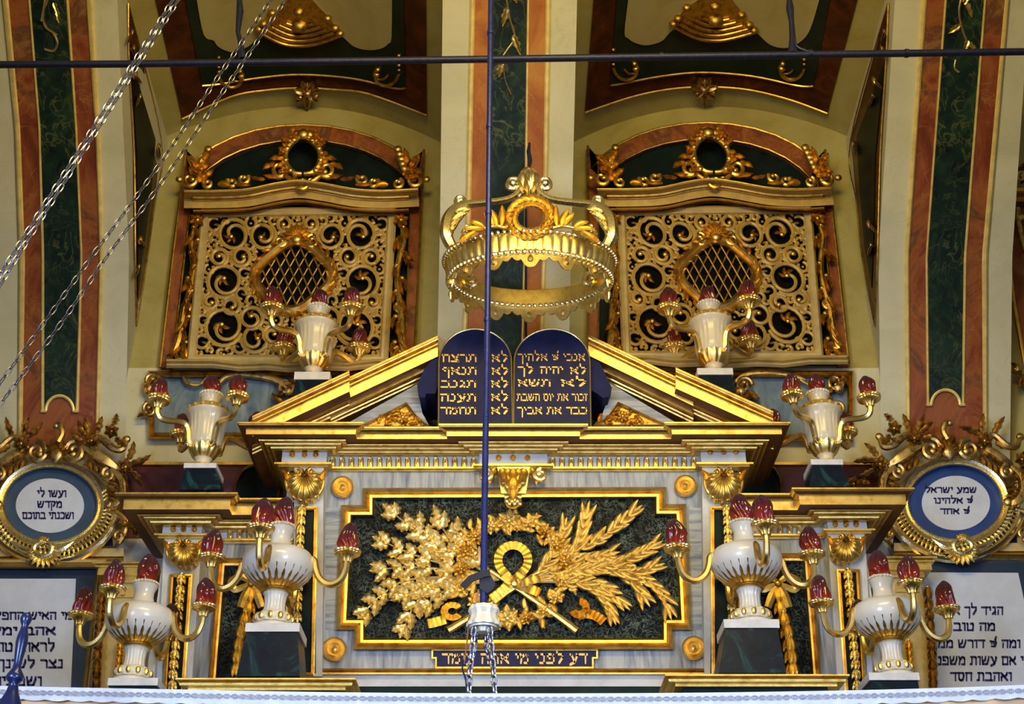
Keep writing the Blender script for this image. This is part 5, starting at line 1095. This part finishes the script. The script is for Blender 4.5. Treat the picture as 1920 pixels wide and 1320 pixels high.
    for (dx, dy, r, lv) in ((-76, -120, 16, ((-10, -14, 110, 34), (6, -14, 75, 34), (10, -10, 50, 32), (16, 0, 20, 26), (-20, 2, 190, 26))), (-114, -138, 15, ((-4, -12, 120, 22), (14, 10, 330, 30), (-8, 12, 230, 26))),
                          (56, -115, 17, ((-10, -12, 150, 42), (-6, -16, 95, 36), (16, -12, 65, 40), (20, 2, 330, 32), (6, 12, 290, 26))), (-140, -71, 17, ((-10, -6, 170, 42), (-6, -14, 120, 36), (-12, 10, 220, 34), (2, 14, 270, 44))), (126, -80, 15, ((8, -8, 60, 30), (12, 4, 0, 30), (0, 12, 280, 28))), (-190, -34, 15, ((-8, 4, 180, 24), (10, -2, 10, 22), (0, 6, 260, 18)))):
        if dx == -190 and m < 0: dx, dy = -158, 40
        f = MB(); f.flower(X(dx), cy + dy, r, Y, .09, 6, 20, .05); f.flower(X(dx), cy + dy, r * .6, Y, .12, 5, 50, .04)
        for (ox, oy, a, Ln) in lv: f.leaf(X(dx + ox), cy + dy + oy, A(a), Ln, 8, Y, .07, .05, lobes=3, bend=r2.uniform(-40, 40), curl=.03)
        f.build('rose', 'bronze_gilt', t)
    bo = MB(); bo.tubepx([(X(14) + 17 * cos(2 * pi * k / 20), cy + 84 - 13 * sin(2 * pi * k / 20), .1) for k in range(20)], 5, Y, 8, loop=True)
    for k in range(11): bo.leaf(X(14) + 12 * cos(radians(180 + 18 * k)), cy + 86 - 8 * sin(radians(180 + 18 * k)), 180 + 18 * k, 26, 6.5, Y, .07, .06)
    for k in range(5): bo.leaf(X(14), cy + 76, 50 + 20 * k, 18, 5, Y, .08, .05)
    for s_ in (-1, 1): bo.curve([(X(14) + s_ * 18, cy + 90, .08), (X(14) + s_ * 40, cy + 82, .08), (X(14) + s_ * 58, cy + 70, .07)], [7, 6, 3], Y)
    bo.build('bottom_shell', 'silver_gilt', t); MB().plate(ell(X(14), cy + 84, 14, 10, 20), Y - .05, .05).build('shell_opening', 'void', t, 0)
cartouche(95, 946, -1, [('ועשו לי', 70, 124, 919, 932), ('מקדש', 70, 116, 939, 952), ('ושכנתי בתוכם', 42, 138, 960, 973)], 'border_steelblue', 'oval cartouche of three short lines with steel blue ring, left of the ark')
cartouche(1791, 941, 1, [('שמע ישראל', 1735, 1831, 913, 924), ('* אלהינו', 1751, 1824, 933, 944), ('* אחד', 1763, 1818, 953, 964)], 'border_blue', 'oval cartouche with deep blue ring and rose crest, right of the ark')
# ------------------------------------------------------------------ scripture panels
t = thing('scripture_panel', P(40, 1330, 9.7), 'large white scripture panel with slate border at the left edge', 'panel', 'large scripture panels')
MB().plate([(-80, 1064), (184, 1064), (152, 1345), (-80, 1345)], 9.74, .06).build('slate_border', 'border_slate', t, 0)
MB().plate([(-80, 1085), (142, 1085), (130, 1345), (-80, 1345)], 9.73, .02).build('white_field', 'panel_white', t, 0)
MB().frame([(-120, 1062), (185, 1062), (152, 1350)], [(-13, -.05), (-13, .06), (-8, .09), (-4, .05), (0, .03), (1, -.02)], 9.74, closed=False).build('gilt_frame', 'ivory_moulding', t)
MB().frame([(-120, 1066), (181, 1066), (148, 1350)], [(-6, 0), (-6, .07), (-3, .08), (0, .04), (1, 0)], 9.735, closed=False).build('gilt_fillet', 'gold', t)
LT = t
for s_, x0, x1, y0, y1 in (('מי האיש החפץ חיים', -60, 135, 1147, 1162), ('אהב ימים', -26, 104, 1175, 1191), ('לראות טוב', -16, 102, 1204, 1222), ('נצר לשונך מרע', -64, 118, 1236, 1253), ('ושפתיך', -12, 78, 1268, 1286)): write(MB(), s_, x0, x1, y0, y1, 9.728, .003, nib=(.07, .11)).build('lettering', 'letter_navy', LT, 0)
t = thing('scripture_panel', P(1850, 1330, 9.7), 'large bluish white scripture panel with dark border at the right edge', 'panel', 'large scripture panels')
MB().plate([(1690, 1054), (2010, 1054), (2010, 1345), (1690, 1345)], 9.74, .06).build('slate_border', 'border_slate', t, 0)
MB().plate([(1700, 1073), (1909, 1074), (1917, 1110), (1962, 1345), (1700, 1345)], 9.73, .02).build('white_field', 'panel_white', t, 0)
LT = t
for s_, x0, x1, y0, y1 in (('הגיד לך אדם', 1760, 1881, 1137, 1153), ('מה טוב', 1788, 1866, 1167, 1183), ('ומה * דורש ממך', 1746, 1913, 1199, 1215), ('כי אם עשות משפט', 1753, 1932, 1230, 1247), ('ואהבת חסד', 1782, 1897, 1260, 1277)): write(MB(), s_, x0, x1, y0, y1, 9.728, .003, nib=(.07, .11)).build('lettering', 'letter_navy', LT, 0)
for pts, lab in (([(-120, 1028), (232, 1028)], 'pale gilt shelf moulding under the left oval cartouche'), ([(1676, 1018), (2040, 1018)], 'pale gilt shelf moulding under the right oval cartouche')):
    t = thing('shelf_moulding', P((pts[0][0] + pts[1][0]) / 2, pts[0][1] + 30, 9.8), lab, 'moulding', 'shelf mouldings under the cartouches')
    MB().frame(pts, [(0, -.05), (0, .10), (15, .09), (17, .05), (18, -.05)], 9.83, closed=False).build('pale_band', 'ivory_moulding', t)
    MB().frame([(p[0], p[1] + 18) for p in pts], [(0, -.05), (0, .13), (4, .15), (8, .11), (9, .08), (13, .08), (15, .05), (16, -.05)], 9.83, closed=False).build('gilt_moulding', 'gold', t)
# ------------------------------------------------------------------ iron tie rod, hanging lamp, chains
t = thing('tie_rod', P(960, 112, 7.0), 'dark iron tie rod crossing the vault with two hangers', 'iron rod')
MB().tubepx([(-140, 122), (240, 120), (700, 114), (1060, 109), (1480, 103), (1700, 100), (2060, 95)], 7, 7.0, 12).build('bar', 'iron', t)
MB().tubepx([(448, -140), (449, 0), (450, 20), (446, 60), (452, 85), (455, 112)], [5, 5, 7, 4.5, 5, 8], 7.0, 10).build('hanger', 'iron', t)
MB().tubepx([(1478, -140), (1480, 0), (1481, 14), (1484, 40), (1486, 70), (1486, 102)], [5, 5, 7.5, 5, 6, 9], 7.0, 10).build('hanger', 'iron', t)
MB().curve([(1488, 70), (1494, 86), (1508, 94), (1520, 96)], [2, 2, 2, 2], 6.98, 6).build('cable', 'iron', t)
cl = MB()
for x, y in ((1240, 106), (1700, 100), (1520, 101)): cl.tubepx([(x - 3, y), (x + 3, y)], 8.6, 7.0, 12)
cl.build('collar', 'iron', t)
def links(mb, pts, pitch, w, wire, Y):
    """chain of oval links along world points"""
    c = [Vector(p) for p in pts]; d = 0; seg = []
    for a, b_ in zip(c[:-1], c[1:]): seg.append((a, b_, (b_ - a).length))
    tot = sum(s_[2] for s_ in seg); k = 0; pos = 0.0
    while pos < tot:
        d = pos
        for a, b_, L in seg:
            if d <= L: break
            d -= L
        p = a + (b_ - a) * (d / L); tg = (b_ - a).normalized(); side = tg.cross(Vector((0, 1, 0))).normalized(); up = tg.cross(side)
        ang = .55 + (pi / 2) * (k % 2); s_ = side * cos(ang) + up * sin(ang); lp = []
        for i in range(12):
            q = 2 * pi * i / 12; lp.append(p + tg * (pitch * .66 * cos(q)) + s_ * (w * .5 * sin(q)))
        mb.tube(lp, wire, 5, loop=True); pos += pitch; k += 1
    return mb
def chain(name, px, pitch, w, wire, Y, lab, m='steel'):
    u = sc(300, Y); mb = MB(); links(mb, [P(x, y, Y) for x, y, *_ in spl(px, 6)], pitch * u, w * u, wire * u, Y); o = mb.build(name, m, None, 60); return tag(o, lab, 'chain', 'chains crossing the left pilaster')
chain('chain', [(362, -60), (250, 118), (146, 285), (22, 480), (-60, 610)], 17, 8, 1.25, 6.3, 'bright steel chain of the upper pair, running along its upper side')
chain('chain', [(372, -60), (258, 122), (152, 292), (26, 492), (-50, 618)], 17, 8, 1.25, 6.3, 'bright steel chain of the upper pair, running along its lower side')
chain('chain', [(548, -60), (476, 47), (395, 165), (291, 320), (178, 473), (88, 598), (-60, 800)], 17, 8, 1.0, 6.5, 'thin grey chain, upper of the lower pair, crossing in front of the niche', 'dark_steel')
chain('chain', [(574, -60), (500, 52), (414, 178), (306, 338), (204, 476), (100, 626), (-60, 836)], 17, 8, 1.0, 6.5, 'thin grey chain, lowest of those crossing the left pilaster', 'dark_steel')
# eternal lamp suspension
Yr_ = 6.0; u = sc(1100, Yr_)
t = thing('hanging_lamp', P(905, 1300, Yr_), 'blue iron lamp rod hanging before the ark, ending in ivory cap and chains', 'hanging lamp')
MB().tubepx([(922, -160), (920.5, 0), (917, 300), (914, 600), (910, 850), (907, 1075), (906, 1142)], [5.2, 5.2, 5.4, 5.6, 6, 6.5, 6.5], Yr_, 12).build('rod', 'blue_rod', t)
for y in (62, 238, 400, 600, 780, 980): MB().tubepx([(920.5 - y * .0118, y - 3), (920.5 - y * .0118, y + 3)], 6.6, Yr_, 12).build('joint_collar', 'blue_rod', t)
k = MB(); k.frame([(863, 1097), (880, 1080), (905, 1070), (918, 1068)], [(-1, -.02), (-1, .02), (12, .035), (13, -.02)], Yr_, closed=False); k.plate([(898, 1078), (916, 1072), (929, 1094), (925, 1104), (914, 1112), (900, 1104)], Yr_ - .02, .04); k.build('black_wrapping', 'black_cloth', t)
cb = P(907, 1160, Yr_); cpm = MB().lathe(cb, [(31 * u, -16 * u), (31 * u, -10 * u), (26 * u, -4 * u), (24 * u, 6 * u), (28 * u, 14 * u), (26 * u, 22 * u), (8 * u, 26 * u), (.001, 26 * u)], 40, mod=lambda a, r, h: 1 + .05 * cos(12 * a)); cpm.build('ivory_cap', 'cap_ivory', t)
MB().lathe(P(906, 1172, Yr_), [(25 * u, -7 * u), (26 * u, -2 * u), (25 * u, 5 * u), (19 * u, 6 * u), (19 * u, -6 * u)], 40, ring=True).build('cap_ring', 'porcelain', t)
MB().lathe(P(906, 1180, Yr_), [(.001, -8 * u), (12 * u, -6 * u), (14 * u, 4 * u), (.001, 6 * u)], 24).build('cap_boss', 'cap_ivory', t)
lh = MB(); links(lh, [P(x, y, Yr_ - .05) for x, y in ((888, 1184), (884, 1230), (880, 1270), (878, 1340))], 15 * u, 10 * u, 2.0 * u, Yr_); lh.build('chain', 'steel', t)
lh = MB(); links(lh, [P(x, y, Yr_ - .05) for x, y in ((919, 1184), (923, 1230), (926, 1270), (930, 1340))], 15 * u, 10 * u, 2.0 * u, Yr_); lh.build('chain', 'steel', t)
lh = MB(); links(lh, [P(x, y, Yr_ + .08) for x, y in ((893, 1184), (891, 1210), (884, 1240))], 12 * u, 8 * u, 1.8 * u, Yr_); links(lh, [P(x, y, Yr_ + .08) for x, y in ((912, 1184), (911, 1210), (918, 1240))], 12 * u, 8 * u, 1.8 * u, Yr_); lh.build('chain', 'steel', t)
MB().curve([(897, 1105), (893, 1130), (884, 1145), (879, 1160), (877, 1190), (873, 1225), (870, 1245)], 1.8, Yr_, 6).build('cord', 'cord', t)
MB().curve([(870, 1238), (867, 1255), (874, 1280), (876, 1340)], 2.0, Yr_, 6).build('blue_cord', 'blue_rod', t)
# ------------------------------------------------------------------ rail in front with lace edged cloth, turned finial
Yf = 4.6
t = thing('rail', P(960, 1345, Yf), 'wooden parapet rail under a white lace edged cloth in the foreground', 'rail')
edge = spl([(-700, 1262), (-120, 1279), (0, 1284), (300, 1290), (640, 1296), (960, 1298), (1280, 1297), (1560, 1293), (1760, 1288), (1920, 1282), (2050, 1276), (2620, 1252)], 8)
rows = []
for x, y, _ in edge: a = P(x, y + 4, Yf); rows.append([(a.x, Yf + .0, a.z), (a.x, Yf + .0, a.z - .25), (a.x, Yf + .3, a.z - .25), (a.x, Yf + .3, a.z)])
MB().grid(rows).build('wooden_beam', 'rail_wood', t)
cm = MB(); rows = []
for i, (x, y, _) in enumerate(spl([(p[0], p[1]) for p in edge[::8]], 70)):
    k = abs((x - 960) / 960); hem = y + 25 + 6 * (1 - k) + 3.0 * abs(sin(x / 13.5)) ; tp = P(x, y, Yf - .012)
    rows.append([(tp.x, Yf + .31, tp.z), (tp.x, Yf + .01, tp.z), P(x, y + 2, Yf - .014), P(x, y + 12, Yf - .016 - .004 * sin(x / 13)), P(x, hem, Yf - .016 - .006 * sin(x / 13)), P(x, hem, Yf - .005), P(x, y + 6, Yf - .004), (tp.x, Yf + .01, tp.z - .006), (tp.x, Yf + .31, tp.z - .006)])
cm.grid(rows); cm.build('lace_cloth', 'lace_cloth', t)
lt = MB(); x = -100
ed = [(p[0], p[1]) for p in edge]
def ey(x):
    for a, b_ in zip(ed[:-1], ed[1:]):
        if a[0] <= x <= b_[0]: return a[1] + (b_[1] - a[1]) * (x - a[0]) / (b_[0] - a[0])
    return ed[-1][1]
while x < 2020:
    y = ey(x) + 13; lt.tubepx([(x + 6.5 * cos(2 * pi * i / 10), y - 4 * sin(2 * pi * i / 10), .022) for i in range(10)], .8, Yf, 4, loop=True); lt.tubepx([(x + 3.2 * cos(2 * pi * i / 8), y - 1.9 * sin(2 * pi * i / 8), .022) for i in range(8)], .7, Yf, 4, loop=True); x += 15
lt.build('lace_pattern', 'lace_thread', t)
Yp = 4.2; u = sc(1200, Yp); c = P(14, 1345, Yp)
pr = [(22, -40), (24, 0), (22, 22), (12, 44), (9, 56), (9, 62), (15, 68), (17, 74), (14, 80), (8, 90), (7, 100), (9, 120), (11, 140), (10, 152), (7, 164), (6, 172), (9, 178), (11, 186), (8, 195), (.1, 198)]
o = MB().lathe(c, [(r * u, h * u * 1.0) for r, h in pr], 32).build('turned_finial', 'blue_paint', None, 60); tag(o, 'glossy blue turned finial post at the lower left corner', 'finial')
for o in ALL:
    if '_o' in o: del o['_o']
